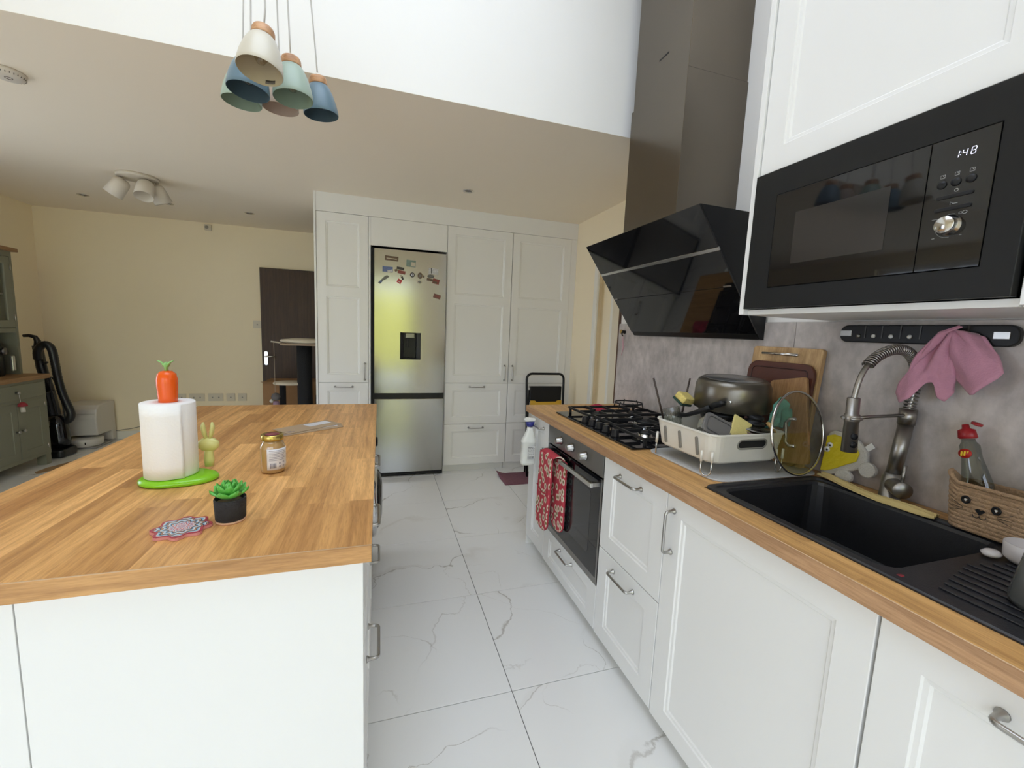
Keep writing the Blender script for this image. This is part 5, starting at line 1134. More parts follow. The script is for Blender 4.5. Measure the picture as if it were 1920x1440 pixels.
lp.grid(8, 4, leaf, thick=0.0022); leaf_me = mesh_of('leaf', lp); leaf_me.materials.append(SUC)
for ring_i, (n_, el, sc_, z_) in enumerate(((7, 12, 1.0, 0.052), (7, 34, 0.92, 0.055), (5, 56, 0.80, 0.058), (3, 74, 0.6, 0.060))):
    for k in range(n_):
        o = bpy.data.objects.new('leaf', leaf_me); COL.objects.link(o); o.parent = pt2
        a = 2*PI*k/n_ + ring_i*0.5
        o.matrix_basis = Matrix.Translation((0.003*math.cos(a),0.003*math.sin(a),z_)) @ Matrix.Rotation(a,4,'Z') @ Matrix.Rotation(-math.radians(el),4,'Y') @ Matrix.Scale(sc_*1.22,4)

def coaster_mat():
    m, nt, b = newmat('mosaic_print', 0.3)
    tc = N(nt, 'ShaderNodeTexCoord'); sx = N(nt, 'ShaderNodeSeparateXYZ'); nt.links.new(tc.outputs['Object'], sx.inputs[0])
    ang = math_n(nt, 'ARCTAN2', sx.outputs[1], sx.outputs[0]); r = math_n(nt, 'SQRT', math_n(nt, 'ADD', math_n(nt, 'MULTIPLY', sx.outputs[0], sx.outputs[0]), math_n(nt, 'MULTIPLY', sx.outputs[1], sx.outputs[1])))
    pet = math_n(nt, 'COSINE', math_n(nt, 'MULTIPLY', ang, 12.0)); w = math_n(nt, 'ADD', math_n(nt, 'MULTIPLY', r, 520.0), math_n(nt, 'MULTIPLY', pet, 1.6))
    f = math_n(nt, 'FRACT', math_n(nt, 'MULTIPLY', w, 0.159)); f2 = math_n(nt, 'FRACT', math_n(nt, 'ADD', math_n(nt, 'MULTIPLY', r, 40.0), math_n(nt, 'MULTIPLY', pet, 0.06)))
    c1 = ramp(nt, [(0.0,(0.02,0.03,0.08)),(0.25,(0.20,0.42,0.58)),(0.5,(0.62,0.58,0.54)),(0.72,(0.05,0.05,0.10)),(0.88,(0.60,0.28,0.06))], 'CONSTANT'); nt.links.new(f, c1.inputs['Fac'])
    c2 = ramp(nt, [(0.0,(0.45,0.06,0.10)),(0.3,(0.30,0.50,0.60)),(0.6,(0.55,0.10,0.14)),(0.8,(0.68,0.62,0.55))], 'CONSTANT'); nt.links.new(f, c2.inputs['Fac'])
    g_ = math_n(nt, 'LESS_THAN', r, 0.022); c = mixc(nt, g_, c1.outputs[0], c2.outputs[0])
    edge = math_n(nt, 'GREATER_THAN', math_n(nt, 'SUBTRACT', r, math_n(nt, 'MULTIPLY', math_n(nt, 'COSINE', math_n(nt, 'MULTIPLY', ang, 8.0)), 0.0045)), 0.0435)
    nt.links.new(mixc(nt, edge, c, (0.36,0.02,0.05)), b.inputs['Base Color']); return m
co = thing('coaster', 'star shaped mosaic patterned coaster beside the succulent pot', 'coaster', (-0.397, 1.008, zi), 0.15)
star = [((0.049+0.0052*math.cos(8*2*PI*k/64))*math.cos(2*PI*k/64), (0.049+0.0052*math.cos(8*2*PI*k/64))*math.sin(2*PI*k/64)) for k in range(64)]
obj('body', B().prism(star, 0.0, 0.0060), M('coaster_pink', (0.62,0.26,0.25), 0.5), co, local=True)
obj('printed_face', B().prism([(x*0.995,y*0.995) for x,y in star], 0.0062, 0.0070), coaster_mat(), co, local=True)

# ------------------------------------------------------------------ pendant cluster over the island
pend_mats = {'cream': M('shade_cream', (0.62,0.58,0.49), 0.35), 'blue': M('shade_blue', (0.135,0.215,0.275), 0.35), 'green': M('shade_green', (0.37,0.47,0.40), 0.4), 'beige': M('shade_beige', (0.55,0.44,0.36), 0.4)}
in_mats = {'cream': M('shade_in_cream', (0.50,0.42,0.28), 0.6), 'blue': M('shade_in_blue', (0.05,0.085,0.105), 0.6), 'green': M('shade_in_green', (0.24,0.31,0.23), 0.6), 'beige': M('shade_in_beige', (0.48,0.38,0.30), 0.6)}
CORD = M('cord_white', (0.55,0.53,0.51), 0.8)
CAN = (-0.335, 1.66)
cn = thing('ceiling_rose', 'white round ceiling plate of the pendant cluster', 'ceiling rose', (*CAN, ZH-0.03))
obj('plate', B().lathe([(0.0,0.0),(0.12,0.0),(0.125,0.01),(0.125,0.029),(0.0,0.029)], 32, (*CAN, ZH-0.03)), MATS['white_plastic'], cn)
def pendant(label, col, px, py, pz, tilt):
    t = thing('pendant_lamp', label, 'pendant lamp', (px, py, pz), 0, 'cluster of pendant lamps')
    ax = Vector((tilt[0], tilt[1], 1)).normalized(); c = Vector((px,py,pz))
    obj('shade', B().lathe([(0.0595,0.0),(0.0605,0.002),(0.0600,0.012),(0.0560,0.038),(0.0470,0.070),(0.0370,0.092),(0.0310,0.100),(0.0300,0.0995)], 40, c, ax, caps=False), pend_mats[col], t)
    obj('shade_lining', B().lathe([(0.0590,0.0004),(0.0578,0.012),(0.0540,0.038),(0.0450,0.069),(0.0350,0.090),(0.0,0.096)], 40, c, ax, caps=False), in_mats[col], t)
    obj('wood_cap', B().lathe([(0.0305,0.1005),(0.0310,0.104),(0.0300,0.120),(0.0270,0.127),(0.012,0.129),(0.0,0.129)], 32, c, ax), BEECH, t)
    top = c + ax*0.129
    obj('cord_grip', B().lathe([(0.0062,0.0),(0.0055,0.010),(0.004,0.013),(0.0,0.013)], 12, top, ax), MATS['white_plastic'], t)
    obj('cord', B().tube([top+ax*0.012, top+ax*0.05+Vector((0,0,0.01)), Vector((px*0.55+CAN[0]*0.45, py*0.55+CAN[1]*0.45, 2.9)), Vector((CAN[0]+(px-CAN[0])*0.3, CAN[1]+(py-CAN[1])*0.3, ZH-0.031))], 0.0024, 8), CORD, t)
    bl = obj('bulb', B().lathe([(0.0,0.022),(0.010,0.025),(0.017,0.038),(0.016,0.052),(0.009,0.066),(0.007,0.085),(0.0,0.086)], 20, c, ax), clear_glass('bulb_'+label[:8], (0.95,0.9,0.8), 0.2, 0.9), t)
    obj('filament', B().tube([c+ax*0.075+Vector((0.003,0,0)), c+ax*0.034+Vector((0.003,0,0)), c+ax*0.034-Vector((0.003,0,0)), c+ax*0.075-Vector((0.003,0,0))], 0.001, 5), M('filament_metal', (0.6,0.5,0.35), 0.3, 1.0), bl)
    return t, c, ax
w_, wc, wax = pendant('cream pendant shade hanging lowest at the front of the cluster', 'cream', -0.332, 1.485, 2.042, (0.07, 0.16))
obj('rating_label', B().grid(6, 2, lambda u, v: wc + Vector((0,0,1)).rotation_difference(wax) @ Vector((0.0570*math.cos(1.05+u*0.5), 0.0570*math.sin(1.05+u*0.5), 0.006+0.011*v)), thick=0.0004), M('label_brown', (0.10,0.085,0.07), 0.6, noise=0.5, nscale=200), w_)
pendant('left blue pendant shade tucked behind the cream shade', 'blue', -0.400, 1.635, 2.047, (0.06, 0.05))
pendant('leftmost pale green pendant shade at the cluster back', 'green', -0.452, 1.765, 2.066, (0.05, 0.0))
pendant('pale green pendant shade in the middle beside the cream shade', 'green', -0.274, 1.655, 2.059, (-0.05, 0.06))
pendant('beige pendant shade mostly hidden between the two green shades', 'beige', -0.348, 1.845, 2.100, (0.0, -0.04))
pendant('rightmost blue pendant shade of the cluster', 'blue', -0.210, 1.835, 2.100, (-0.08, -0.03))

# ------------------------------------------------------------------ ceiling fittings
def downlight(label, x, y):
    t = thing('downlight', label, 'downlight', (x, y, ZC), 0, 'recessed downlights in the low ceiling')
    obj('bezel', B().lathe([(0.026,0.0),(0.041,0.0),(0.0415,-0.003),(0.038,-0.0045),(0.026,-0.002),(0.026,0.0)], 28, (x,y,ZC-0.0008)), MATS['polished_steel'], t)
    obj('lamp', B().lathe([(0.0255,0.0),(0.020,-0.0015),(0.0,-0.002)], 24, (x,y,ZC-0.0008)), M('lamp_dark', (0.10,0.095,0.09), 0.25), t)
downlight('chrome downlight left of the three head spotlight', -2.47, 4.80); downlight('chrome downlight just behind the three head spotlight', -1.84, 4.78)
downlight('chrome downlight above the dark wooden door', -1.20, 4.81); downlight('chrome downlight in front of the tall white cabinets', 0.63, 3.266)
sd = thing('smoke_alarm', 'white round smoke alarm on the ceiling at the left edge', 'smoke alarm', (-1.545, 2.555, ZC))
obj('housing', B().lathe([(0.0,0.0),(0.060,0.0),(0.060,-0.010),(0.056,-0.020),(0.044,-0.027),(0.030,-0.030),(0.0,-0.030)], 40, (-1.545,2.555,ZC-0.0008)), M('alarm_white', (0.62,0.57,0.50), 0.5), sd)
for k in range(28):
    a = 2*PI*k/28; obj('vent_slot', B().box(-0.003,0.003,-0.0012,0.0012,-0.006,0.0).xf(Matrix.Translation((-1.545+0.0545*math.cos(a),2.555+0.0545*math.sin(a),ZC-0.0165)) @ Matrix.Rotation(a,4,'Z')), M('vent_dark', (0.12,0.10,0.085), 0.7), sd)
obj('test_button', B().tube([(-1.535+0.012*math.cos(2*PI*k/18),2.545+0.012*math.sin(2*PI*k/18),ZC-0.0316) for k in range(18)], 0.0012, 5, closed=True), MATS['vent_dark'], sd)
sl = thing('ceiling_spotlight', 'white three head spotlight on the low ceiling', 'spotlight', (-1.70, 3.98, ZC))
SPW = M('spot_white', (0.62,0.56,0.47), 0.5)
obj('base_plate', B().lathe([(0.0,0.0),(0.125,0.0),(0.125,-0.018),(0.118,-0.022),(0.0,-0.022)], 40, (-1.715,3.98,ZC-0.0008)), SPW, sl)
for (jx, jy, d) in ((-1.80,3.96,(-0.55,0.05,-0.80)), (-1.655,3.955,(0.02,-0.45,-0.9)), (-1.63,4.03,(0.30,0.25,-0.85))):
    d = Vector(d).normalized(); j = Vector((jx,jy,ZC-0.0232)); a = j + Vector((0,0,-0.032)) 
    hd_ = obj('spot_head', B().lathe([(0.0,0.0),(0.030,0.002),(0.045,0.014),(0.052,0.030),(0.060,0.135),(0.0565,0.135),(0.050,0.06),(0.0,0.055)], 28, a - d*0.018, d), SPW, sl)
    obj('swivel', B().cyl(j, a, 0.007, 0.007, 10), SPW, hd_)

# ------------------------------------------------------------------ far room: wall plates
def plate(label, name, x, z, w, h, cat, kind):
    t = thing(name, label, cat, (x, YB, z), 0, 'wall plates on the back wall' if kind == 's' else None)
    obj('plate', B().box(x-w/2, x+w/2, YB-0.009, YB-0.0006, z-h/2, z+h/2), M('plate_white', (0.66,0.60,0.48), 0.4), t, bevel=0.002)
    n = 2 if w > 0.1 else 1
    for k in range(n):
        cx = x + (k-(n-1)/2)*0.062
        obj('socket_holes' if kind == 's' else 'rocker', B().box(cx-0.007, cx+0.007, YB-0.0100, YB-0.0091, z-0.010, z+0.006), M('plate_grey', (0.30,0.28,0.25), 0.5), t)
for lab_, x, w in (('double socket partly hidden behind the paper towel roll', -2.125, 0.146), ('double socket second along the back wall row', -1.950, 0.146), ('double socket in the middle of the back wall row', -1.770, 0.146), ('single socket fourth along the back wall row', -1.622, 0.086), ('single blank plate nearest the dark wooden door', -1.507, 0.086)):
    plate(lab_, 'wall_socket', x, 0.452, w, 0.086, 'socket', 's')
plate('light switch beside the dark wooden door', 'light_switch', -1.330, 1.290, 0.086, 0.086, 'switch', 'l')
se = thing('motion_sensor', 'small white sensor high on the back wall', 'sensor', (-1.766, YB, 2.305))
obj('housing', B().box(-1.80,-1.735,YB-0.030,YB-0.0006,2.275,2.335), MATS['plate_white'], se, bevel=0.006)
obj('lens', B().lathe([(0.018,0.0),(0.014,0.008),(0.0,0.011)], 16, (-1.775,YB-0.0306,2.305), NYm), MATS['plate_grey'], se)

# ------------------------------------------------------------------ sage green dresser
SAGE = M('sage_paint', (0.205,0.205,0.150), 0.55, noise=0.04, nscale=6)
ds = thing('dresser', 'sage green dresser with oak tops along the far left wall', 'dresser', (-3.0, 4.0, 0))
dx0, dx1, dy0, dy1 = XL+0.016, -2.782, 3.42, 4.690
obj('base_body', B().box(dx0, dx1-0.004, dy0, dy1, 0.095, 0.7595), SAGE, ds)
obj('base_top', B().box(dx0, dx1+0.025, dy0-0.025, dy1+0.025, 0.760, 0.797), OAK_D, ds, bevel=0.004)
for yy in (dy0+0.004, dy1-0.064):
    obj('leg', B().box(dx1-0.07, dx1-0.005, yy, yy+0.06, 0.0005, 0.0945), SAGE, ds); obj('leg', B().box(dx0, dx0+0.06, yy, yy+0.06, 0.0005, 0.0945), SAGE, ds)
FD = dict(o=(dx1+0.0005,0,0), U=(0,1,0), V=(0,0,1), Nn=PX, t=0.004)
ym = (dy0+dy1)/2
for a0, a1 in ((dy0+0.03, ym-0.012), (ym+0.012, dy1-0.03)):
    q = obj('drawer', slab_front(B(), (dx1+0.0005,0,0), (0,1,0), (0,0,1), PX, a0, a1, 0.615, 0.735, t=0.004), SAGE, ds)
    for yk in ((a0+a1)/2,):
        obj('knob', B().lathe([(0.008,0.0),(0.007,0.012),(0.014,0.020),(0.012,0.026),(0.0,0.028)], 16, (dx1+0.001,yk,0.675), PX), MATS['brushed_nickel'], q)
    w2 = (a1-a0)/2
    for k in range(2):
        b0 = a0+k*w2+0.003; b1 = a0+(k+1)*w2-0.003
        q = obj('door', front(B(), u0=b0, u1=b1, v0=0.125, v1=0.590, ins=(0.055,0.055,0.06,0.06), **FD), SAGE, ds)
        kk = b1-0.025 if k == 0 else b0+0.025
        obj('knob', B().lathe([(0.008,0.0),(0.007,0.012),(0.014,0.020),(0.012,0.026),(0.0,0.028)], 16, (dx1+0.001,kk,0.36), PX), MATS['brushed_nickel'], q)
        for zz in (0.17, 0.54):
            hy = b0+0.003 if k == 0 else b1-0.003
            obj('hinge', B().cyl((dx1+0.003,hy,zz-0.022),(dx1+0.003,hy,zz+0.022),0.0035,0.0035,8), MATS['polished_steel'], q)
# upper hutch
hx1 = -2.905; hy0, hy1 = dy0+0.03, dy1-0.035
obj('hutch_side', B().box(dx0, hx1, hy1-0.022, hy1, 0.7975, 1.810), SAGE, ds); obj('hutch_side', B().box(dx0, hx1, hy0, hy0+0.022, 0.7975, 1.810), SAGE, ds)
obj('hutch_back', B().box(dx0, dx0+0.012, hy0+0.022, hy1-0.022, 0.7975, 1.810), SAGE, ds)
obj('hutch_shelf', B().box(dx0+0.012, hx1-0.002, hy0+0.022, hy1-0.022, 1.150, 1.185), SAGE, ds); obj('hutch_shelf', B().box(dx0+0.012, hx1-0.022, hy0+0.022, hy1-0.022, 1.455, 1.470), SAGE, ds)
obj('hutch_rail', B().box(dx0+0.012, hx1, hy0+0.022, hy1-0.022, 1.770, 1.810), SAGE, ds)
obj('hutch_top', B().box(dx0, hx1+0.03, hy0-0.03, hy1+0.03, 1.8105, 1.842), OAK_D, ds, bevel=0.004)
hm = (hy0+hy1)/2
for b0, b1 in ((hy0+0.024, hm-0.002), (hm+0.002, hy1-0.024)):
    rr_ = lambda i, d: [(hx1+d,b0+i,1.190+i),(hx1+d,b1-i,1.190+i),(hx1+d,b1-i,1.766-i),(hx1+d,b0+i,1.766-i)]
    q = obj('glass_door', loft(B(), [rr_(0,-0.018), rr_(0,0.0), rr_(0.058,0.0), rr_(0.062,-0.006), rr_(0.062,-0.018), rr_(0,-0.018)], False, False), SAGE, ds)
    obj('pane', B().box(hx1-0.013, hx1-0.010, b0+0.06, b1-0.06, 1.25, 1.706), PANE, q)
    obj('hinge', B().cyl((hx1+0.003,b1-0.002,1.25),(hx1+0.003,b1-0.002,1.30),0.0035,0.0035,8), MATS['polished_steel'], q)
    obj('hinge', B().cyl((hx1+0.003,b1-0.002,1.66),(hx1+0.003,b1-0.002,1.71),0.0035,0.0035,8), MATS['polished_steel'], q)
vs = thing('storage_jar', 'olive jar behind the dresser glass door', 'jar', (-3.05, 4.50, 1.186))
obj('jar_body', B().lathe([(0.0,0.0),(0.06,0.0),(0.065,0.02),(0.065,0.17),(0.045,0.20),(0.0,0.20)], 24, (-3.06,4.51,1.1855)), M('olive_glaze', (0.16,0.15,0.03), 0.4), vs)
obj('lid', B().lathe([(0.047,0.0),(0.047,0.012),(0.01,0.02),(0.0,0.03)], 24, (-3.06,4.51,1.386)), M('olive_lid', (0.20,0.18,0.06), 0.4), vs)
cf = thing('coffee_machine', 'black coffee machine with silver cup handle in the dresser niche', 'coffee machine', (-3.0, 4.40, 0.80))
obj('body', B().lathe([(0.0,0.0),(0.105,0.0),(0.112,0.01),(0.112,0.20),(0.100,0.27),(0.06,0.31),(0.0,0.315)], 32, (-3.02,4.44,0.7978), sx=1.0, sy=1.25), MATS['black_plastic'], cf)
obj('lid_dome', B().lathe([(0.072,0.0),(0.06,0.018),(0.03,0.03),(0.0,0.032)], 28, (-2.965,4.41,1.040), (0.7,0,0.7)), MATS['chrome'], cf)
obj('side_handle', B().box(-2.905, -2.885, 4.535, 4.565, 0.835, 0.96), M('silver_plastic', (0.5,0.5,0.48), 0.3, 0.8), cf, bevel=0.006)
obj('dial', B().lathe([(0.03,0.0),(0.026,0.014),(0.0,0.018)], 20, (-2.915,4.50,1.00), PX), MATS['dark_steel'], cf)
mc = thing('hanging_charm', 'small red and white toadstool charm hanging on the dresser knob', 'charm', (-2.75, 4.36, 0.6))
yk = (ym+0.012+dy1-0.03)/2
obj('string', B().tube([(dx1+0.022,yk,0.664),(dx1+0.024,yk+0.004,0.60)], 0.0015, 5), MATS['tag_white'], mc)
obj('cap', B().lathe([(0.0,0.0),(0.030,0.002),(0.026,0.020),(0.010,0.034),(0.0,0.035)], 20, (dx1+0.034,yk+0.005,0.566)), M('charm_red', (0.28,0.02,0.03), 0.7), mc)
obj('stalk', B().lathe([(0.0,0.0),(0.015,0.001),(0.013,0.045),(0.0,0.046)], 16, (dx1+0.034,yk+0.005,0.5195)), M('charm_white', (0.55,0.52,0.45), 0.8), mc)

# ------------------------------------------------------------------ upright vacuum and robot dock
va = thing('upright_vacuum', 'black upright vacuum cleaner with looped hose beside the dresser', 'vacuum cleaner', (-2.83, 4.95, 0))
VB = M('vacuum_black', (0.010,0.010,0.011), 0.35)
obj('floor_head', B().prism(rrect(-2.97,-2.77,4.80,5.02,0.04), 0.001, 0.075), VB, va, bevel=0.015)
obj('dust_canister', B().lathe([(0.0,0.0),(0.07,0.002),(0.078,0.06),(0.078,0.22),(0.062,0.30),(0.0,0.31)], 28, (-2.855,4.93,0.076), (-0.10,0.06,1)), MATS['black_glass'], va)
obj('motor_body', B().prism(rrect(-2.96,-2.84,4.93,5.04,0.03), 0.05, 0.60).xf(rot_at((-2.90,4.98,0.05),'Y',math.radians(-7))), VB, va, bevel=0.012)
obj('upper_tube', B().tube([(-2.945,5.02,0.56),(-2.995,5.02,0.82),(-3.010,5.02,1.02)], [0.036,0.038,0.036], 14), VB, va)
obj('grip', B().tube([(-3.010,5.02,1.00),(-3.005,5.02,1.06),(-3.015,5.01,1.10),(-3.05,5.00,1.112),(-3.09,5.00,1.108)], [0.028,0.024,0.018,0.015,0.013], 12), VB, va)
hs = spline([Vector(p) for p in ((-2.985,4.97,0.90),(-2.970,4.95,0.975),(-2.938,4.95,1.025),(-2.899,4.95,1.036),(-2.868,4.95,0.990),(-2.854,4.95,0.871),(-2.842,4.95,0.722),(-2.818,4.95,0.572),(-2.786,4.95,0.461),(-2.771,4.95,0.394),(-2.783,4.95,0.343),(-2.82,4.95,0.315),(-2.865,4.95,0.315))], 10)
obj('hose', B().tube(hs, [0.030+0.002*(k%2) for k in range(len(hs))], 12), VB, va)
for k, off in enumerate((0.0, 0.05)):
    obj('cord_loop', B().tube([(-2.90+off+0.030*math.cos(t)+0.05*math.sin(t)*-0.6, 4.93, 0.52+0.22*math.sin(t)) for t in [2*PI*j/24 for j in range(24)]], 0.0055, 6, closed=True), VB, va)
obj('cord_hook', B().tube([(-2.97,5.0,0.86),(-2.94,4.98,0.862),(-2.925,4.98,0.872)], 0.010, 8), VB, va)
obj('badge', B().box(-2.900,-2.872,4.846,4.852,0.30,0.345), MATS['polished_steel'], va, bevel=0.002)
rd = thing('robot_dock', 'white robot vacuum docking station against the back wall', 'docking station', (-2.80, 5.32, 0))
DW = M('dock_white', (0.60,0.57,0.53), 0.4)
prof = [(5.16,0.125),(5.15,0.30),(5.165,0.385),(5.21,0.425),(5.30,0.438),(5.46,0.438),(5.468,0.42),(5.468,0.02),(5.40,0.02),(5.40,0.125)]
obj('tower', B().prism(prof, -2.965, -2.690, 'X'), DW, rd, bevel=0.012, seg=3)
obj('seam', B().tube([(-2.955,5.1495,0.345),(-2.70,5.1495,0.345)], 0.0015, 5), M('seam_grey', (0.25,0.24,0.22), 0.6), rd)
obj('ramp', B().box(-2.965,-2.69,5.12,5.399,0.0008,0.018), M('dock_grey', (0.30,0.29,0.28), 0.5), rd, bevel=0.004)
rv = thing('robot_vacuum', 'white disc robot vacuum parked under its dock', 'robot vacuum', (-2.785, 5.22, 0.02))
obj('disc_body', B().lathe([(0.0,0.0),(0.126,0.0),(0.134,0.010),(0.134,0.065),(0.126,0.078),(0.0,0.080)], 40, (-2.825,5.222,0.0200)), DW, rv)
obj('bumper_sensor', B().box(-2.800,-2.762,5.100,5.116,0.045,0.070), MATS['black_plastic'], rv, bevel=0.002)
cb_ = B().tube(spline([Vector(p) for p in ((-2.70,5.46,0.10),(-2.48,5.470,0.14),(-2.30,5.472,0.24),(-2.16,5.480,0.405))], 10), 0.004, 6)
tag(obj('power_cable', cb_, M('cable_grey', (0.25,0.24,0.21), 0.6)), 'thin grey power cable running along the back wall', 'cable')
tag(obj('cardboard_offcut', B().prism([(-2.735,4.40),(-2.700,4.36),(-2.640,4.44),(-2.600,4.62),(-2.650,4.68),(-2.690,4.58),(-2.720,4.52)], 0.0008, 0.0060), M('offcut_brown', (0.36,0.22,0.11), 0.8, noise=0.2, nscale=20)), 'torn brown cardboard piece on the floor by the dresser', 'cardboard')

# ------------------------------------------------------------------ cat tree and cardboard box by the dark door
ct = thing('cat_tree', 'cat tree with black post and cream pad before the dark door', 'cat tree', (-0.72, 4.62, 0))
cx, cy = -0.700, 4.60
obj('base', B().box(cx-0.28, cx+0.20, cy-0.22, cy+0.22, 0.0008, 0.03), M('cat_cream', (0.50,0.45,0.36), 0.9), ct, bevel=0.006)
obj('post', B().lathe([(0.0,0.0),(0.068,0.0),(0.068,1.08),(0.0,1.08)], 28, (cx-0.012,cy,0.031)), M('post_black', (0.010,0.010,0.011), 0.9, bump=0.5, bscale=120), ct)
PAD = M('cat_pad', (0.62,0.55,0.43), 1.0, bump=0.6, bscale=60)
obj('top_platform', B().prism(rrect(cx-0.20,cx+0.20,cy-0.18,cy+0.18,0.06), 1.1115, 1.130), M('cat_board', (0.30,0.22,0.15), 0.8), ct)
obj('top_pad', B().lathe([(0.0,0.0),(0.19,0.0),(0.225,0.015),(0.215,0.032),(0.12,0.044),(0.0,0.048)], 36, (cx,cy,1.1305), sy=0.85), PAD, ct)
obj('lower_platform', B().lathe([(0.0,0.0),(0.15,0.0),(0.155,0.012),(0.14,0.024),(0.0,0.026)], 32, (cx-0.155,cy+0.06,0.715), sy=0.8), PAD, ct)
obj('lower_support', B().cyl((cx-0.23,cy+0.09,0.031),(cx-0.23,cy+0.09,0.7145),0.03,0.03,16), MATS['post_black'], ct)
arm_ = obj('toy_arm', B().tube([(cx-0.18,cy,1.122),(cx-0.30,cy-0.02,1.139)], 0.007, 8), MATS['cat_cream'], ct)
obj('toy_string', B().tube([(cx-0.275,cy-0.02,1.130),(cx-0.272,cy-0.03,0.645)], 0.0025, 5), M('string_beige', (0.35,0.28,0.20), 0.9), arm_)
obj('toy_head', B().lathe([(0.0,-0.04),(0.03,-0.03),(0.042,0.0),(0.03,0.03),(0.0,0.042)], 18, (cx-0.268,cy-0.03,0.60)), M('toy_grey', (0.12,0.11,0.11), 1.0), arm_)
obj('toy_body', B().lathe([(0.0,0.0),(0.034,0.002),(0.038,0.06),(0.024,0.13),(0.0,0.135)], 16, (cx-0.266,cy-0.03,0.425), (0,0,1)), M('toy_lilac', (0.30,0.20,0.28), 1.0, noise=0.3, nscale=40), arm_)
for s_ in (-1, 1): obj('toy_paw', B().lathe([(0.0,-0.02),(0.018,-0.008),(0.018,0.008),(0.0,0.02)], 12, (cx-0.305,cy-0.035,0.50+0.06*s_), (1,0,0.3)), MATS['charm_white'], arm_)
cbx = thing('cardboard_box', 'brown cardboard box behind the cat tree', 'box', (-1.05, 5.05, 0))
KB = M('cardboard', (0.30,0.165,0.075), 0.85, noise=0.08, nscale=20)
obj('box_body', B().box(-1.165,-0.80,4.93,5.28,0.0008,0.700), KB, cbx, bevel=0.003)
obj('box_flap', B().box(-1.165,-0.80,4.86,4.9295,0.695,0.700).xf(rot_at((-1.0,4.93,0.70),'X',math.radians(-10))), KB, cbx)
obj('tape', B().box(-0.995,-0.965,4.9285,4.9297,0.45,0.6995), M('tape_brown', (0.36,0.22,0.11), 0.3), cbx)
cb2 = thing('cardboard_box', 'narrow brown cardboard box between the cat post and cabinets', 'box', (-0.62, 5.0, 0))
obj('box_body', B().box(-0.775,-0.56,4.93,5.25,0.0008,0.705), KB, cb2, bevel=0.003)
obj('cut_handle', B().box(-0.66,-0.61,4.9285,4.9297,0.40,0.56), MATS['dark_gap'], cb2)

# ------------------------------------------------------------------ fridge magnets
ym_ = YF-0.0006
def magnet(label, polys, group='fridge magnets'):
    x = sum(p[0] for p in polys[0][0])/len(polys[0][0]); z = sum(p[1] for p in polys[0][0])/len(polys[0][0])
    t = thing('fridge_magnet', label, 'magnet', (x, YF, z), 0, group)
    for k, (poly, mat) in enumerate(polys):
        obj('plaque' if k == 0 else 'motif', B().prism(poly, ym_-0.004-0.0012*k, ym_-(0.0 if k == 0 else 0.0041+0.0012*(k-1)), 'Y'), mat, t)
def rc4(x, z, w, h, a=0.0):
    c, s_ = math.cos(a), math.sin(a); return [(x+c*i*w/2-s_*j*h/2, z+s_*i*w/2+c*j*h/2) for i, j in ((-1,-1),(1,-1),(1,1),(-1,1))]
def circ(x, z, r, n=18, sx=1.0): return [(x+r*sx*math.cos(2*PI*k/n), z+r*math.sin(2*PI*k/n)) for k in range(n)]
mc_ = lambda n, c: M('magnet_'+n, c, 0.4, noise=0.5, nscale=90)
BR, CRM, BLU, WHT, RED, DRK, GRY, TEA = mc_('brown',(0.12,0.075,0.045)), M('magnet_cream',(0.52,0.47,0.36),0.5), mc_('blue',(0.10,0.14,0.30)), mc_('white',(0.55,0.55,0.55)), mc_('red',(0.22,0.045,0.035)), mc_('dark',(0.03,0.025,0.025)), mc_('grey',(0.14,0.14,0.13)), mc_('teal',(0.17,0.24,0.21))
def fx(px_, py_):   # photo position measured on the fridge door plane
    return (-0.043+(px_-702.5)/132.0*0.592+0.0, 1.962-(py_-466)/1.0*0.00464-(px_-702.5)*0.00035)
magnet('brown oblong plaque magnet at the fridge top left', [(rc4(*fx(733,479.5),0.108,0.036,-0.05), BR), (rc4(*fx(733,480),0.082,0.006,-0.05), CRM)])
magnet('pale teal landmark magnet at the fridge top centre', [(rc4(*fx(768,483),0.076,0.054,-0.06), TEA), (rc4(*fx(772,484),0.034,0.034,-0.06), CRM)])
magnet('blue and white town view magnet on the fridge', [(rc4(*fx(726,499.5),0.082,0.044,-0.02), BLU), (rc4(*fx(730,502),0.040,0.016,0.25), WHT)])
magnet('dark red skyline magnet beside the blue town magnet', [(rc4(*fx(751,501),0.062,0.026,-0.15), RED), (rc4(*fx(749,494.5),0.060,0.020,-0.12), DRK), (rc4(*fx(741,499),0.022,0.018,0.4), BR)])
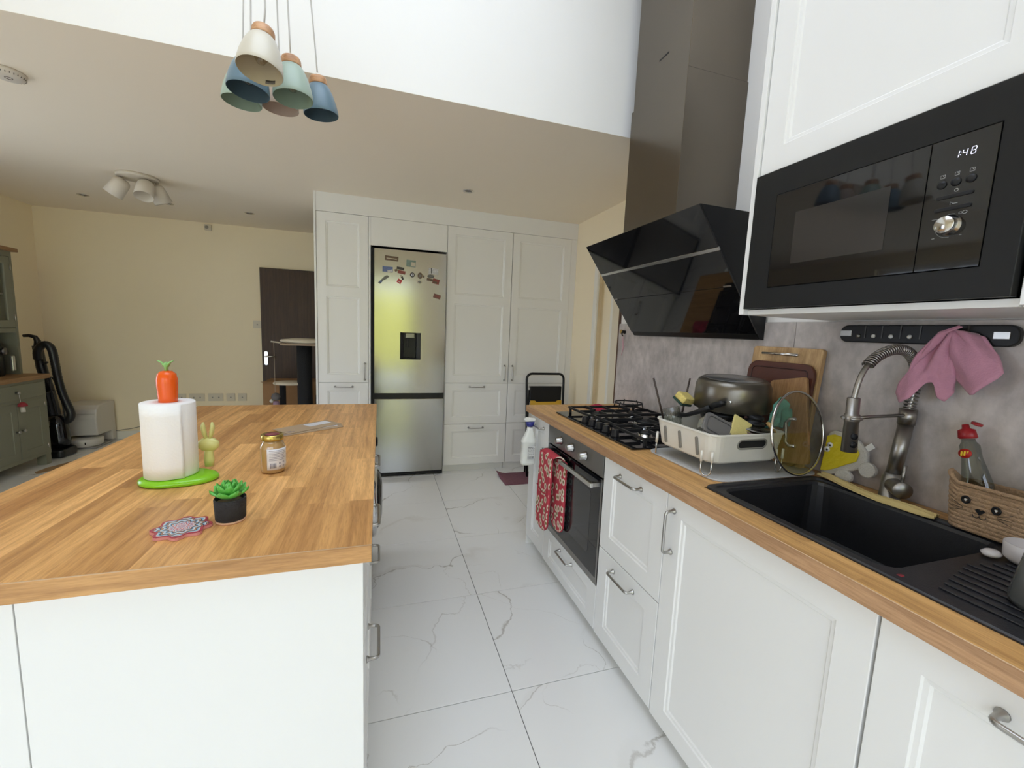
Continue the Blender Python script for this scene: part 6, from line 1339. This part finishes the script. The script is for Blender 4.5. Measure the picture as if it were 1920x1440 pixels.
magnet('round blue eye bead magnet on the fridge', [(circ(*fx(770.7,502.7),0.020), DRK), (circ(*fx(770.7,502.7),0.0115), M('bead_white',(0.62,0.66,0.75),0.3)), (circ(*fx(770.7,502.7),0.0045), DRK)])
magnet('brown beer mug shaped magnet on the fridge', [(circ(*fx(785,502),0.026,14,0.78), BR), (rc4(*fx(785,502),0.020,0.022), GRY), (circ(*fx(792,502.5),0.011,12,0.6), BR)])
magnet('small pale ring magnet below the beer mug magnet', [(circ(*fx(784,513.5),0.015,14,1.35), CRM), (circ(*fx(784,513.2),0.009,12,1.4), GRY)])
magnet('white scenic magnet at the fridge top right', [(rc4(*fx(810,490.5),0.080,0.048,-0.06), WHT), (rc4(*fx(806,490),0.007,0.044,0.0), DRK)])
magnet('dark oval town magnet below the white scenic magnet', [(circ(*fx(805,500),0.016,14,1.8), GRY), (rc4(*fx(803.5,506.5),0.052,0.020,-0.15), BR)])
magnet('red and brown card magnet beside the oval town magnet', [(rc4(*fx(815,508),0.056,0.042,-0.2), RED), (rc4(*fx(813,510),0.036,0.016,-0.2), BR)])
lx, lz = fx(719,518)
magnet('grey green lizard shaped magnet on the fridge left', [([(lx-0.045,lz-0.030),(lx-0.028,lz-0.040),(lx-0.005,lz-0.010),(lx+0.022,lz+0.005),(lx+0.044,lz+0.024),(lx+0.026,lz+0.036),(lx+0.004,lz+0.022),(lx-0.020,lz-0.004)], GRY), (circ(lx-0.022,lz-0.020,0.010), BLU)])
magnet('red square magnet tilted like a diamond on the fridge', [(rc4(*fx(747.2,517.5),0.036,0.034,-0.5), M('magnet_bright_red',(0.50,0.03,0.04),0.4)), (rc4(*fx(747,518.5),0.014,0.008,-0.4), CRM)])
magnet('small black and tan bottle magnet above the red square', [(rc4(*fx(752.5,511),0.016,0.028,0.35), DRK), (rc4(*fx(750,507.5),0.014,0.014,0.35), CRM)])
magnet('brown stripy bar magnet low on the fridge right', [(rc4(*fx(817.5,535),0.062,0.036,-0.25), mc_('rust',(0.17,0.07,0.05))), (rc4(*fx(817.5,535),0.040,0.010,-0.25), RED)])
